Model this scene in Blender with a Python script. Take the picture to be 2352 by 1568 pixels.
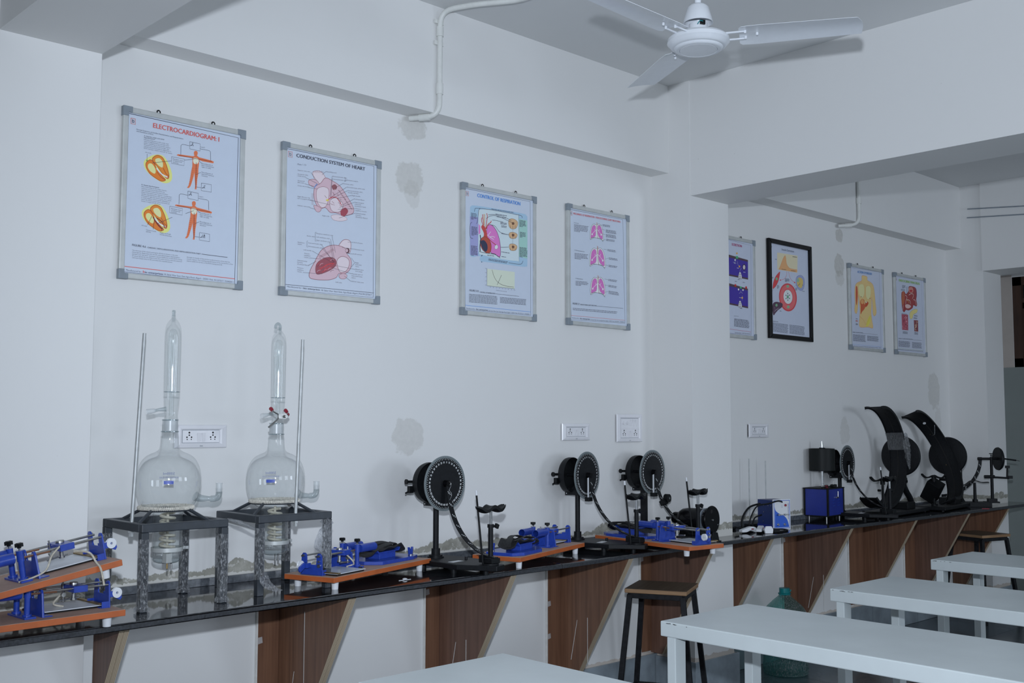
import bpy, bmesh, math, random
from mathutils import Vector, Matrix, Quaternion
random.seed(7)
for _o in list(bpy.data.objects):
    bpy.data.objects.remove(_o, do_unlink=True)
scene = bpy.context.scene
COL = scene.collection
PI = math.pi
R = math.radians

# ------------------------------------------------------------------ camera, light, exposure
CAM = Vector((0.0, -3.85, 1.475))
FPX, YAW, PITCH, ROLL = 2465.8, R(43.516), R(4.37), R(0.1)
FWD = Vector((math.sin(YAW) * math.cos(PITCH), math.cos(YAW) * math.cos(PITCH), math.sin(PITCH)))
_r = Vector((math.cos(YAW), -math.sin(YAW), 0))
_u = _r.cross(FWD)
RGT = math.cos(ROLL) * _r + math.sin(ROLL) * _u
UPV = -math.sin(ROLL) * _r + math.cos(ROLL) * _u
cd = bpy.data.cameras.new('camera')
cd.sensor_width = 36.0
cd.lens = FPX / 2352 * 36.0
cd.clip_start = 0.05
cam = bpy.data.objects.new('camera', cd)
COL.objects.link(cam)
_m = Matrix((RGT, UPV, -FWD)).transposed().to_4x4()
_m.translation = CAM
cam.matrix_world = _m
scene.camera = cam


def at(px, py, axis, val):
    """pixel of the 2352x1568 photograph -> point where its ray meets the plane coord[axis] == val"""
    d = FWD + RGT * ((px - 1176) / FPX) - UPV * ((py - 784) / FPX)
    return CAM + d * ((val - CAM[axis]) / d[axis])


w = bpy.data.worlds.new('world')
scene.world = w
w.use_nodes = True
w.node_tree.nodes['Background'].inputs[0].default_value = (0.75, 0.87, 1.0, 1)
w.node_tree.nodes['Background'].inputs[1].default_value = 0.3
scene.view_settings.view_transform = 'Standard'
scene.view_settings.look = 'None'
scene.view_settings.exposure = 0.0
scene.view_settings.gamma = 1.0
scene.view_settings.use_curve_mapping = False
scene.cycles.use_denoising = True
scene.cycles.max_bounces = 8
scene.cycles.transparent_max_bounces = 24
scene.cycles.sample_clamp_indirect = 4.0


def lamp(name, kind, loc, power, color, **kw):
    l = bpy.data.lights.new(name, kind)
    l.energy = power
    l.color = color
    for k, v in kw.items():
        setattr(l, k, v)
    o = bpy.data.objects.new(name, l)
    o.location = loc
    COL.objects.link(o)
    return o


# the photographer's flash, just above the lens
FLASH = lamp('camera_flash', 'SPOT', (0.0, -3.85, 1.78), 435, (0.79, 0.875, 1.0), shadow_soft_size=0.035, spot_size=R(112), spot_blend=1.0)
FLASH.rotation_euler = (FWD + Vector((0.24, -0.09, -0.06))).to_track_quat('-Z', 'Y').to_euler()
# added area lamps for soft ambient fill, set at unseen windows behind the camera
for _x, _p in ((0.6, 24), (3.6, 32), (6.8, 68)):
    o = lamp('window_daylight', 'AREA', (_x, -7.38, 1.9), _p, (0.77, 0.865, 1.0), shape='RECTANGLE', size=1.5, size_y=1.3)
    o.rotation_euler = (R(90), 0, 0)
    o.rotation_euler = Vector((0, 1, 0)).to_track_quat('-Z', 'Z').to_euler()


# ------------------------------------------------------------------ materials
def lin(c):
    return tuple((v / 255 / 12.92) if v / 255 <= 0.04045 else ((v / 255 + 0.055) / 1.055) ** 2.4 for v in c)


class NT:
    def __init__(s, name):
        s.mat = bpy.data.materials.new(name)
        s.mat.use_nodes = True
        s.t = s.mat.node_tree
        s.b = s.t.nodes['Principled BSDF']
        s.out = s.t.nodes['Material Output']

    def n(s, kind, **inp):
        nd = s.t.nodes.new(kind)
        for k, v in inp.items():
            k = int(k[1:]) if k[0] == '_' and k[1:].isdigit() else k.replace('_', ' ')
            if isinstance(v, bpy.types.NodeSocket):
                s.t.links.new(v, nd.inputs[k])
            else:
                nd.inputs[k].default_value = v
        return nd

    def link(s, a, b):
        s.t.links.new(a, b)

    def math(s, op, a, b=0.0, clamp=False):
        nd = s.n('ShaderNodeMath', _0=a, _1=b)
        nd.operation = op
        nd.use_clamp = clamp
        return nd.outputs[0]

    def mix(s, fac, a, b):
        nd = s.t.nodes.new('ShaderNodeMix')
        nd.data_type = 'RGBA'
        for sock, v in ((nd.inputs[0], fac), (nd.inputs[6], a), (nd.inputs[7], b)):
            if isinstance(v, bpy.types.NodeSocket):
                s.t.links.new(v, sock)
            else:
                sock.default_value = (*v, 1) if isinstance(v, tuple) and len(v) == 3 else v
        return nd.outputs[2]

    def ramp(s, fac, stops):
        nd = s.n('ShaderNodeValToRGB', Fac=fac)
        el = nd.color_ramp.elements
        while len(el) < len(stops):
            el.new(0.5)
        for e, (p, c) in zip(el, stops):
            e.position = p
            e.color = (*c, 1)
        return nd.outputs[0]

    def coord(s, which='Object'):
        return s.n('ShaderNodeTexCoord').outputs[which]

    def noise(s, vec, scale, detail=4, rough=0.55):
        return s.n('ShaderNodeTexNoise', Vector=vec, Scale=scale, Detail=detail, Roughness=rough).outputs[0]

    def scaled(s, vec, sc):
        nd = s.n('ShaderNodeMapping', Vector=vec)
        nd.inputs['Scale'].default_value = sc
        return nd.outputs[0]

    def bump(s, h, strength=0.2, dist=0.01):
        nd = s.n('ShaderNodeBump', Height=h, Strength=strength, Distance=dist)
        s.link(nd.outputs[0], s.b.inputs['Normal'])


MATS = {}
DULL = 0.25


def plain(name, color, rough=0.5, metal=0.0, noise=0.0, nscale=30, bump=0.0, coat=0.0):
    if name in MATS:
        return MATS[name]
    t = NT(name)
    t.b.inputs['Roughness'].default_value = rough
    t.b.inputs['Metallic'].default_value = metal
    t.b.inputs['Coat Weight'].default_value = coat
    if name in ('black_plastic', 'black_powder_coat', 'smoked_drum', 'black_steel', 'black_gloss'):
        t.b.inputs['Specular IOR Level'].default_value = DULL
    v = t.coord()
    f = t.noise(v, nscale)
    dark = tuple(c * (1 - noise) for c in color)
    lite = tuple(min(1, c * (1 + noise)) for c in color)
    t.link(t.ramp(f, [(0.3, dark), (0.7, lite)]), t.b.inputs['Base Color'])
    if bump:
        t.bump(f, bump, 0.002)
    MATS[name] = t.mat
    return t.mat


def wall_material(name, base, patches=(), band=True, skirt=False):
    """painted plaster with bare mortar patches (their own ragged shapes) and a ragged mortar strip above the worktop"""
    t = NT(name)
    v = t.coord()
    sep = t.n('ShaderNodeSeparateXYZ', Vector=v)
    x, y, z = sep.outputs
    big = t.noise(v, 1.7, 3)
    fine = t.noise(v, 45, 5)
    med = t.noise(v, 14, 5, 0.65)
    col = t.mix(t.math('MULTIPLY', big, 1.0), tuple(c * 0.97 for c in base), base)
    speck = t.noise(v, 38, 2)
    sp = t.math('GREATER_THAN', speck, 0.80)
    col = t.mix(t.math('MULTIPLY', sp, 0.5), col, tuple(c * 0.6 for c in base))
    mort = t.ramp(fine, [(0.3, (0.36, 0.345, 0.30)), (0.7, (0.52, 0.50, 0.45))])
    for (px, pz, rx, rz, a) in patches:
        dx = t.math('DIVIDE', t.math('SUBTRACT', x, px), rx)
        dz = t.math('DIVIDE', t.math('SUBTRACT', z, pz), rz)
        r2 = t.math('ADD', t.math('MULTIPLY', dx, dx), t.math('MULTIPLY', dz, dz))
        k = t.math('ADD', r2, t.math('MULTIPLY', t.math('SUBTRACT', med, 0.5), 2.6))
        msk = t.math('MULTIPLY', t.math('SUBTRACT', 1.0, k), 5.0, True)
        col = t.mix(t.math('MULTIPLY', msk, a), col, mort)
    if band:
        comb = t.n('ShaderNodeCombineXYZ', X=x)
        h1 = t.noise(comb.outputs[0], 2.6, 3)
        h2 = t.noise(comb.outputs[0], 11, 4, 0.7)
        lim = t.math('ADD', t.math('MULTIPLY', t.math('SUBTRACT', h1, 0.38), 0.20), t.math('MULTIPLY', t.math('SUBTRACT', h2, 0.42), 0.09))
        lim = t.math('ADD', t.math('MAXIMUM', lim, 0.012), 0.888)
        lim = t.math('ADD', lim, t.math('MULTIPLY', t.math('SUBTRACT', med, 0.5), 0.035))
        m1 = t.math('MULTIPLY', t.math('SUBTRACT', lim, z), 260, True)
        m1 = t.math('MULTIPLY', m1, t.math('GREATER_THAN', z, 0.84))
        mcol = t.ramp(med, [(0.35, (0.27, 0.265, 0.225)), (0.55, (0.38, 0.37, 0.32)), (0.64, (0.45, 0.44, 0.39)), (0.70, (0.74, 0.73, 0.69))])
        mcol = t.mix(t.math('MULTIPLY', t.math('GREATER_THAN', fine, 0.60), 0.7), mcol, (0.62, 0.61, 0.57))
        col = t.mix(m1, col, mcol)
        # white caulk-like remains just above the stone upstand
        m2 = t.math('MULTIPLY', t.math('SUBTRACT', t.math('ADD', 0.889, t.math('MULTIPLY', t.math('SUBTRACT', fine, 0.4), 0.03)), z), 500, True)
        m2 = t.math('MULTIPLY', m2, t.math('GREATER_THAN', z, 0.84))
        col = t.mix(m2, col, (0.66, 0.65, 0.61))
        # smear of mortar over the skirting
        l3 = t.math('ADD', 0.222, t.math('MULTIPLY', t.math('SUBTRACT', med, 0.4), 0.05))
        m3 = t.math('MULTIPLY', t.math('SUBTRACT', l3, z), 300, True)
        col = t.mix(t.math('MULTIPLY', m3, 0.7), col, (0.50, 0.42, 0.35))
    t.link(col, t.b.inputs['Base Color'])
    t.b.inputs['Roughness'].default_value = 0.55
    t.bump(t.math('ADD', t.math('MULTIPLY', big, 1.0), t.math('MULTIPLY', fine, 0.12)), 0.25, 0.01)
    return t.mat


WALLC = (0.80, 0.80, 0.79)
M_WALL = wall_material('wall_paint', WALLC, [(3.013, 2.835, .085, .06, .36), (3.006, 2.60, .085, .085, .36), (3.02, 2.53, .05, .07, .2), (3.007, 1.415, .09, .085, .32),
                                             (6.84, 2.80, .05, .05, .5), (6.83, 2.59, .07, .08, .5), (6.83, 2.50, .06, .06, .3), (8.24, 1.74, .1, .16, .35), (6.86, 1.42, .07, .1, .25), (8.3, 1.5, .06, .1, .2)])
M_PLASTER = wall_material('plaster_paint', (0.80, 0.80, 0.79), band=False)
M_PILLAR = wall_material('pillar_paint', (0.81, 0.81, 0.80))
M_CEIL = wall_material('ceiling_paint', (0.73, 0.74, 0.74), band=False)
M_DADO = plain('dado_paint', (0.24, 0.27, 0.26), 0.45, noise=0.04, nscale=4)

t = NT('black_granite')
v = t.coord()
f1 = t.noise(v, 160, 6, 0.8)
f2 = t.noise(v, 7, 4)
c = t.ramp(f1, [(0.5, (0.012, 0.013, 0.016)), (0.66, (0.03, 0.033, 0.038)), (0.78, (0.11, 0.12, 0.13))])
c = t.mix(t.math('MULTIPLY', t.math('SUBTRACT', f2, 0.45), 0.5, True), c, (0.12, 0.125, 0.13))
t.link(c, t.b.inputs['Base Color'])
t.link(t.ramp(f2, [(0.35, (0.025,) * 3), (0.7, (0.09,) * 3)]), t.b.inputs['Roughness'])
t.b.inputs['IOR'].default_value = 2.0
M_GRANITE = t.mat
M_GRANITE_EDGE = plain('granite_edge', (0.035, 0.038, 0.044), 0.35, noise=0.5, nscale=120, bump=0.1)
M_UPSTAND = plain('granite_upstand', (0.10, 0.11, 0.125), 0.2, noise=0.35, nscale=60)


def wood(name, a, b, scale=(60, 60, 2.0), rough=0.45, warp=1.0, vec='Object'):
    t = NT(name)
    v = t.coord(vec)
    n1 = t.noise(t.scaled(v, scale), 1.0, 6, 0.6)
    n2 = t.noise(v, 2.2, 3)
    c = t.ramp(t.math('ADD', t.math('MULTIPLY', n1, 0.7), t.math('MULTIPLY', n2, 0.3)), [(0.32, a), (0.62, b)])
    t.link(c, t.b.inputs['Base Color'])
    t.b.inputs['Roughness'].default_value = rough
    t.bump(n1, 0.05, 0.002)
    return t.mat


M_LAM = wood('brown_laminate', (0.125, 0.058, 0.034), (0.245, 0.122, 0.070), (45, 45, 1.6), 0.4)
M_LAM2 = wood('dark_laminate', (0.110, 0.056, 0.038), (0.205, 0.108, 0.074), (45, 45, 1.6), 0.42)
t = NT('plywood_edge')
v = t.coord()
wv = t.n('ShaderNodeTexWave', Vector=t.scaled(v, (1, 0.0, 0.0)), Scale=62, Distortion=0.6, Detail=1)
n1 = t.noise(t.scaled(v, (50, 8, 4)), 1.0, 4)
c = t.ramp(wv.outputs[0], [(0.0, (0.20, 0.13, 0.085)), (0.25, (0.46, 0.37, 0.26)), (1.0, (0.56, 0.47, 0.34))])
c = t.mix(t.math('MULTIPLY', t.math('SUBTRACT', n1, 0.4), 1.4, True), c, (0.36, 0.28, 0.19))
t.link(c, t.b.inputs['Base Color'])
t.b.inputs['Roughness'].default_value = 0.75
M_PLY = t.mat
M_STOOLTOP = wood('stool_wood', (0.12, 0.085, 0.06), (0.20, 0.15, 0.105), (3, 40, 3), 0.5)
M_STOOLEDGE = wood('stool_edge_wood', (0.25, 0.14, 0.07), (0.42, 0.26, 0.14), (6, 6, 60), 0.6)
M_BOARDTOP = plain('board_laminate', (0.47, 0.31, 0.24), 0.62, noise=0.12, nscale=25)
M_BOARDEDGE = plain('orange_board_edge', (0.50, 0.125, 0.035), 0.4, noise=0.12, nscale=14)
M_BLUE = plain('blue_enamel', (0.022, 0.062, 0.40), 0.3, noise=0.12, nscale=60, bump=0.03, coat=0.2)
M_BLUE2 = plain('blue_panel', (0.018, 0.035, 0.27), 0.4, noise=0.1, nscale=12)
M_BLUE3 = plain('navy_sheet', (0.015, 0.035, 0.16), 0.45, noise=0.1, nscale=12)
M_BLACK = plain('black_plastic', (0.006, 0.007, 0.008), 0.5, noise=0.3, nscale=40)
M_BLACKM = plain('black_powder_coat', (0.007, 0.008, 0.010), 0.5, noise=0.3, nscale=80)
M_BLACKG = plain('black_gloss', (0.004, 0.004, 0.005), 0.22, noise=0.2, nscale=20)
M_BLACKF = plain('black_fabric', (0.022, 0.022, 0.024), 0.8, noise=0.4, nscale=120, bump=0.3)
M_STEELBLK = plain('black_steel', (0.012, 0.013, 0.016), 0.5, noise=0.5, nscale=35)
M_FRAME = plain('charcoal_steel', (0.035, 0.042, 0.052), 0.4, noise=0.15, nscale=40)
M_CHROME = plain('chrome', (0.72, 0.73, 0.74), 0.16, 1.0, noise=0.05)
M_STEEL = plain('dull_steel', (0.42, 0.42, 0.41), 0.35, 1.0, noise=0.2, nscale=60)
M_ZINC = plain('zinc_rod', (0.50, 0.52, 0.52), 0.45, 0.35, noise=0.12, nscale=30)
M_ALU = plain('aluminium', (0.56, 0.58, 0.57), 0.42, 0.25, noise=0.08, nscale=18)
M_BRASS = plain('brass', (0.34, 0.24, 0.11), 0.4, 0.9, noise=0.3, nscale=60)
M_GREYPL = plain('grey_plastic', (0.25, 0.29, 0.33), 0.5, noise=0.08)
M_WHITE = plain('white_plastic', (0.78, 0.80, 0.83), 0.3, noise=0.02)
M_WHITE2 = plain('switch_white', (0.80, 0.80, 0.83), 0.22, noise=0.02)
M_FAN = plain('fan_enamel', (0.78, 0.81, 0.85), 0.28, noise=0.02, coat=0.2)
M_PIPE = plain('pipe_pvc', (0.74, 0.75, 0.72), 0.4, noise=0.06, nscale=20)
M_ROPE = plain('cotton_rope', (0.66, 0.63, 0.56), 0.9, noise=0.25, nscale=120, bump=0.8)
M_STRING = plain('cotton_string', (0.58, 0.54, 0.45), 0.9, noise=0.2, nscale=90)
M_PAPER = plain('chart_paper', (0.64, 0.71, 0.83), 0.32, noise=0.01)
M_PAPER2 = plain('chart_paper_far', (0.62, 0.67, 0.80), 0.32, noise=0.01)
M_WPLATE = plain('writing_plate', (0.66, 0.70, 0.75), 0.25, noise=0.03)
M_DESK = plain('desk_enamel', (0.70, 0.76, 0.765), 0.34, noise=0.03, nscale=6)
M_DESKWORN = plain('worn_paint', (0.20, 0.21, 0.21), 0.5, noise=0.3, nscale=30)
M_DARKWOOD = wood('window_wood', (0.035, 0.018, 0.012), (0.07, 0.034, 0.022), (20, 20, 3), 0.4)
M_NIGHT = plain('window_pane', (0.012, 0.014, 0.014), 0.08, noise=0.1)
M_RED = plain('red_rubber', (0.30, 0.012, 0.03), 0.4, noise=0.1)
M_HOLE = plain('dark_hole', (0.01, 0.01, 0.01), 0.8)
M_CERAMIC = plain('heater_ceramic', (0.62, 0.58, 0.47), 0.5, noise=0.15, nscale=60)
M_TAPE = plain('masking_tape', (0.42, 0.39, 0.38), 0.5, noise=0.1)
M_BEIGE = plain('beige_reveal', (0.50, 0.45, 0.41), 0.6, noise=0.05, nscale=6)
M_PUTTY = plain('white_putty', (0.72, 0.71, 0.68), 0.7, noise=0.1)
M_DRUM = plain('smoked_drum', (0.007, 0.009, 0.009), 0.5, noise=0.1, nscale=8)
M_TILE = [plain('floor_tile_%s' % n, c, 0.22, noise=0.18, nscale=5) for n, c in (('dark', (0.115, 0.132, 0.148)), ('mid', (0.128, 0.148, 0.165)), ('blue', (0.118, 0.142, 0.160)))]
M_GROUT = plain('tile_grout', (0.36, 0.39, 0.41), 0.8, noise=0.1)
M_SKIRT = plain('stone_skirting', (0.27, 0.315, 0.35), 0.3, noise=0.25, nscale=7)


def thin(name, tint=(0.97, 0.98, 0.98), ior=1.45, gloss=1.0, base=0.0, milky=0.0, rough=0.02, crinkle=0.0):
    """thin-walled clear material: fresnel reflection over plain transmission"""
    t = NT(name)
    t.t.nodes.remove(t.b)
    fr = t.n('ShaderNodeLayerWeight', Blend=0.5)
    tr = t.n('ShaderNodeBsdfTransparent', Color=(*tint, 1))
    gl = t.n('ShaderNodeBsdfGlossy', Roughness=rough)
    if crinkle:
        v = t.coord()
        nz = t.noise(t.scaled(v, (1, 1, 0.45)), 75, 5, 0.75)
        bp = t.n('ShaderNodeBump', Height=nz, Strength=1.0, Distance=crinkle)
        t.link(bp.outputs[0], gl.inputs['Normal'])
        t.link(bp.outputs[0], fr.inputs['Normal'])
    f5 = t.math('POWER', fr.outputs['Facing'], 3.2)
    fac = t.math('ADD', t.math('MULTIPLY', f5, 0.62 * gloss), base + 0.045 * (ior / 1.5), True)
    mx = t.n('ShaderNodeMixShader', _0=fac)
    t.link(tr.outputs[0], mx.inputs[1])
    t.link(gl.outputs[0], mx.inputs[2])
    last = mx.outputs[0]
    if milky:
        df = t.n('ShaderNodeBsdfDiffuse', Color=(0.8, 0.82, 0.84, 1))
        mk = milky
        if crinkle:
            st = t.noise(t.scaled(v, (1, 1, 0.35)), 210, 3, 0.7)  # white flecks painted as diffuse colour for the flash sparkle on crinkled film
            st = t.math('MULTIPLY', t.math('SUBTRACT', st, 0.50), 7.0, True)
            mk = t.math('ADD', t.math('MULTIPLY', t.math('SUBTRACT', nz, 0.40), milky * 3, True), t.math('MULTIPLY', st, min(1.0, milky * 2.2)), True)
        m2 = t.n('ShaderNodeMixShader', _0=mk)
        t.link(last, m2.inputs[1])
        t.link(df.outputs[0], m2.inputs[2])
        last = m2.outputs[0]
    t.link(last, t.out.inputs['Surface'])
    MATS[name] = t.mat
    return t.mat


M_GLASS = thin('clear_glass', (0.97, 0.98, 0.98), 1.5, 1.0, 0.0, 0.02)
M_GLASSRIM = thin('glass_rim', (0.80, 0.84, 0.85), 1.6, 1.2, 0.05, 0.05)
M_FROST = thin('ground_glass', (0.93, 0.95, 0.95), 1.5, 0.8, 0.02, 0.30, 0.3)
M_WRAP = thin('stretch_wrap', (0.93, 0.95, 0.98), 1.5, 1.6, 0.06, 0.14, 0.30, 0.03)
M_BAG = thin('loose_plastic', (0.93, 0.94, 0.96), 1.45, 1.0, 0.02, 0.12, 0.14, 0.02)
M_BAG2 = thin('dark_wound_film', (0.80, 0.82, 0.84), 1.45, 1.0, 0.03, 0.04, 0.2, 0.01)
M_TEAL = thin('teal_plastic', (0.40, 0.74, 0.70), 1.45, 1.0, 0.02, 0.10, 0.06, 0.004)
M_ACRYL = plain('acrylic_rim', (0.20, 0.235, 0.245), 0.25, noise=0.05)
M_TEALCAP = plain('teal_cap', (0.01, 0.22, 0.23), 0.35, noise=0.1)


# ------------------------------------------------------------------ mesh building
class MB:
    def __init__(s, mat=None):
        s.bm = bmesh.new()
        s.mats = []
        s.k = 0
        if mat:
            s.use(mat)

    def use(s, mat):
        if mat not in s.mats:
            s.mats.append(mat)
        s.k = s.mats.index(mat)
        return s

    def add(s, verts, faces):
        vs = [s.bm.verts.new(p) for p in verts]
        for f in faces:
            try:
                fc = s.bm.faces.new([vs[i] for i in f])
                fc.material_index = s.k
            except ValueError:
                pass
        return vs

    def box(s, c, d, rot=None):
        c = Vector(c)
        h = Vector(d) / 2
        ps = []
        for sx in (-1, 1):
            for sy in (-1, 1):
                for sz in (-1, 1):
                    p = Vector((sx * h.x, sy * h.y, sz * h.z))
                    if rot is not None:
                        p = rot @ p
                    ps.append(c + p)
        s.add(ps, [(0, 1, 3, 2), (4, 6, 7, 5), (0, 4, 5, 1), (2, 3, 7, 6), (0, 2, 6, 4), (1, 5, 7, 3)])
        return s

    def bx(s, x0, x1, y0, y1, z0, z1):
        return s.box(((x0 + x1) / 2, (y0 + y1) / 2, (z0 + z1) / 2), (x1 - x0, y1 - y0, z1 - z0))

    def prism(s, poly, o, ex, ey, ez):
        """polygon in (ex, ey) swept along the vector ez"""
        o, ex, ey, ez = (Vector(q) for q in (o, ex, ey, ez))
        n = len(poly)
        a = [o + ex * p[0] + ey * p[1] for p in poly]
        b = [p + ez for p in a]
        s.add(a + b, [tuple(range(n)), tuple(range(2 * n - 1, n - 1, -1))] + [(i, (i + 1) % n, n + (i + 1) % n, n + i) for i in range(n)])
        return s

    def frame(s, ax):
        ax = Vector(ax).normalized()
        u = ax.cross(Vector((0, 0, 1)))
        if u.length < 1e-3:
            u = ax.cross(Vector((0, 1, 0)))
        u.normalize()
        return ax, u, ax.cross(u)

    def cyl(s, p0, p1, r0, r1=None, n=16, cap=True):
        p0, p1 = Vector(p0), Vector(p1)
        r1 = r0 if r1 is None else r1
        ax, u, v = s.frame(p1 - p0)
        ring = lambda c, r: [c + (u * math.cos(2 * PI * i / n) + v * math.sin(2 * PI * i / n)) * r for i in range(n)]
        f = [(i, (i + 1) % n, n + (i + 1) % n, n + i) for i in range(n)]
        if cap:
            f += [tuple(range(n - 1, -1, -1)), tuple(range(n, 2 * n))]
        s.add(ring(p0, r0) + ring(p1, r1), f)
        return s

    def lathe(s, prof, o=(0, 0, 0), ax=(0, 0, 1), n=28, close=False):
        o = Vector(o)
        ax, u, v = s.frame(ax)
        vs = []
        for r, h in prof:
            r = max(r, 1e-5)
            vs += [o + ax * h + (u * math.cos(2 * PI * i / n) + v * math.sin(2 * PI * i / n)) * r for i in range(n)]
        f = []
        m = len(prof)
        for j in range(m - 1 if not close else m):
            k = (j + 1) % m
            f += [(j * n + i, j * n + (i + 1) % n, k * n + (i + 1) % n, k * n + i) for i in range(n)]
        s.add(vs, f)
        return s

    def tube(s, pts, r, n=8, closed=False, cap=True):
        pts = [Vector(p) for p in pts]
        m = len(pts)
        rs = r if isinstance(r, (list, tuple)) else [r] * m
        d0 = (pts[1] - pts[0]).normalized()
        _, u, _ = s.frame(d0)
        vs = []
        for i, p in enumerate(pts):
            if closed:
                d = (pts[(i + 1) % m] - pts[i - 1]).normalized()
            elif i == 0:
                d = d0
            elif i == m - 1:
                d = (pts[-1] - pts[-2]).normalized()
            else:
                d = (pts[i + 1] - pts[i - 1]).normalized()
            u = (u - d * u.dot(d)).normalized()
            v = d.cross(u)
            vs += [p + (u * math.cos(2 * PI * k / n) + v * math.sin(2 * PI * k / n)) * rs[i] for k in range(n)]
        f = []
        for j in range(m if closed else m - 1):
            q = (j + 1) % m
            f += [(j * n + i, j * n + (i + 1) % n, q * n + (i + 1) % n, q * n + i) for i in range(n)]
        if cap and not closed:
            f += [tuple(range(n - 1, -1, -1)), tuple(range((m - 1) * n, m * n))]
        s.add(vs, f)
        return s

    def band(s, pts, side, w, th, nrm):
        """flat strip following pts, width w along the vector side, thickness th along nrm(i)"""
        vs = []
        side = Vector(side).normalized()
        for i, p in enumerate(pts):
            p = Vector(p)
            n_ = Vector(nrm(i)).normalized()
            vs += [p - side * w / 2, p + side * w / 2, p + side * w / 2 + n_ * th, p - side * w / 2 + n_ * th]
        m = len(pts)
        f = [(3, 2, 1, 0), (4 * m - 4, 4 * m - 3, 4 * m - 2, 4 * m - 1)]
        for j in range(m - 1):
            for a in range(4):
                b = (a + 1) % 4
                f.append((4 * j + a, 4 * j + b, 4 * j + 4 + b, 4 * j + 4 + a))
        s.add(vs, f)
        return s

    def build(s, name, parent=None, smooth=True, bevel=0.0, **props):
        me = bpy.data.meshes.new(name)
        bmesh.ops.recalc_face_normals(s.bm, faces=s.bm.faces)
        s.bm.to_mesh(me)
        s.bm.free()
        for m in s.mats:
            me.materials.append(m)
        if smooth:
            me.shade_smooth()
            me.set_sharp_from_angle(angle=R(34))
        o = bpy.data.objects.new(name, me)
        COL.objects.link(o)
        if parent:
            o.parent = parent
        if bevel:
            b = o.modifiers.new('bevel', 'BEVEL')
            b.width = bevel
            b.segments = 2
            b.limit_method = 'ANGLE'
        for k, v in props.items():
            o[k] = v
        return o


def thing(name, label, cat, loc=(0, 0, 0), rz=0.0, group=None, rot=None):
    o = bpy.data.objects.new(name, None)
    COL.objects.link(o)
    o.location = loc
    o.rotation_euler = rot if rot else (0, 0, rz)
    o['label'] = label
    o['category'] = cat
    o.empty_display_size = 0.05
    if group:
        o['group'] = group
    return o


def tag(o, label, cat, group=None):
    o['label'] = label
    o['category'] = cat
    if group:
        o['group'] = group
    return o


def dup(o, loc, rz, label, group=None, rot=None):
    def cp(a, par):
        b = a.copy()
        COL.objects.link(b)
        if par:
            b.parent = par
        for ch in [q for q in KIDS.get(a.name, [])]:
            cp(ch, b)
        return b
    KIDS = {}
    for q in COL.objects:
        if q.parent:
            KIDS.setdefault(q.parent.name, []).append(q)
    r = cp(o, None)
    r.location = loc
    r.rotation_euler = rot if rot else (0, 0, rz)
    r['label'] = label
    if group:
        r['group'] = group
    return r


_TC = {}


def text_mesh(body):
    if body in _TC:
        return _TC[body]
    cu = bpy.data.curves.new('t', 'FONT')
    cu.body = body
    cu.resolution_u = 2
    o = bpy.data.objects.new('t', cu)
    COL.objects.link(o)
    dg = bpy.context.evaluated_depsgraph_get()
    me = o.evaluated_get(dg).to_mesh()
    vs = [(v.co.x, v.co.y) for v in me.vertices]
    fs = [tuple(p.vertices) for p in me.polygons]
    o.evaluated_get(dg).to_mesh_clear()
    bpy.data.objects.remove(o, do_unlink=True)
    bpy.data.curves.remove(cu)
    x0 = min(v[0] for v in vs)
    x1 = max(v[0] for v in vs)
    _TC[body] = ([(v[0] - x0, v[1]) for v in vs], fs, x1 - x0)
    return _TC[body]


def put_text(mb, body, o, ex, ey, width=None, cap=None):
    """text from baseline origin o; ex, ey unit vectors; scaled to width and cap height"""
    vs, fs, w0 = text_mesh(body)
    cap0 = 0.69
    if cap is None:
        cap = width / w0 * cap0
    sx = (width / w0) if width else cap / cap0
    sy = cap / cap0
    o, ex, ey = Vector(o), Vector(ex), Vector(ey)
    mb.add([o + ex * (v[0] * sx) + ey * (v[1] * sy) for v in vs], fs)


# ------------------------------------------------------------------ room shell
CEIL, CT, CTF = 3.385, 0.852, -0.545
YB = -7.5
XL, XR = -1.8, 9.5
PIL = [(1.095, 1.455), (4.75, 5.11), (8.515, 8.85)]
PY = (-0.275, -0.275, -0.30)


def struct(mb, name, parent=None, bevel=0.0):
    o = mb.build(name, parent, smooth=False, bevel=bevel)
    if not parent:
        o['kind'] = 'structure'
    return o


struct(MB(M_WALL).bx(XL, XR, 0, 0.12, 0, CEIL), 'wall_back')
struct(MB(M_PLASTER).bx(XL - 0.12, XL, YB, 0.12, 0, CEIL), 'wall_left')
far = MB(M_PLASTER)
WY0, WY1, WZ0, WZ1 = -1.75, -0.135, 1.965, 2.745       # window opening in the end wall
far.bx(XR, XR + 0.12, YB, WY0, 0, CEIL).bx(XR, XR + 0.12, WY1, 0.12, 0, CEIL).bx(XR, XR + 0.12, WY0, WY1, 0, WZ0).bx(XR, XR + 0.12, WY0, WY1, WZ1, CEIL)
struct(far, 'wall_right')
struct(MB(M_DADO).bx(XR - 0.012, XR, YB, 0.0, 0, WZ0), 'trim_1')
struct(MB(M_BEIGE).bx(XR - 0.008, XR, WY1 + .002, 0.0, WZ0, WZ1 + 0.02), 'trim_2')
bw = MB(M_PLASTER)
edges = [XL, -0.15, 1.35, 2.85, 4.35, 6.05, 7.55, XR]
for i in range(0, 7, 2):
    bw.bx(edges[i], edges[i + 1], YB - 0.12, YB, 0, CEIL)
for i in range(1, 7, 2):
    bw.bx(edges[i], edges[i + 1], YB - 0.12, YB, 0, 1.25).bx(edges[i], edges[i + 1], YB - 0.12, YB, 2.55, CEIL)
struct(bw, 'wall_front')
struct(MB(M_CEIL).bx(XL, XR, YB, 0.12, CEIL, CEIL + 0.12), 'ceiling')
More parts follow.
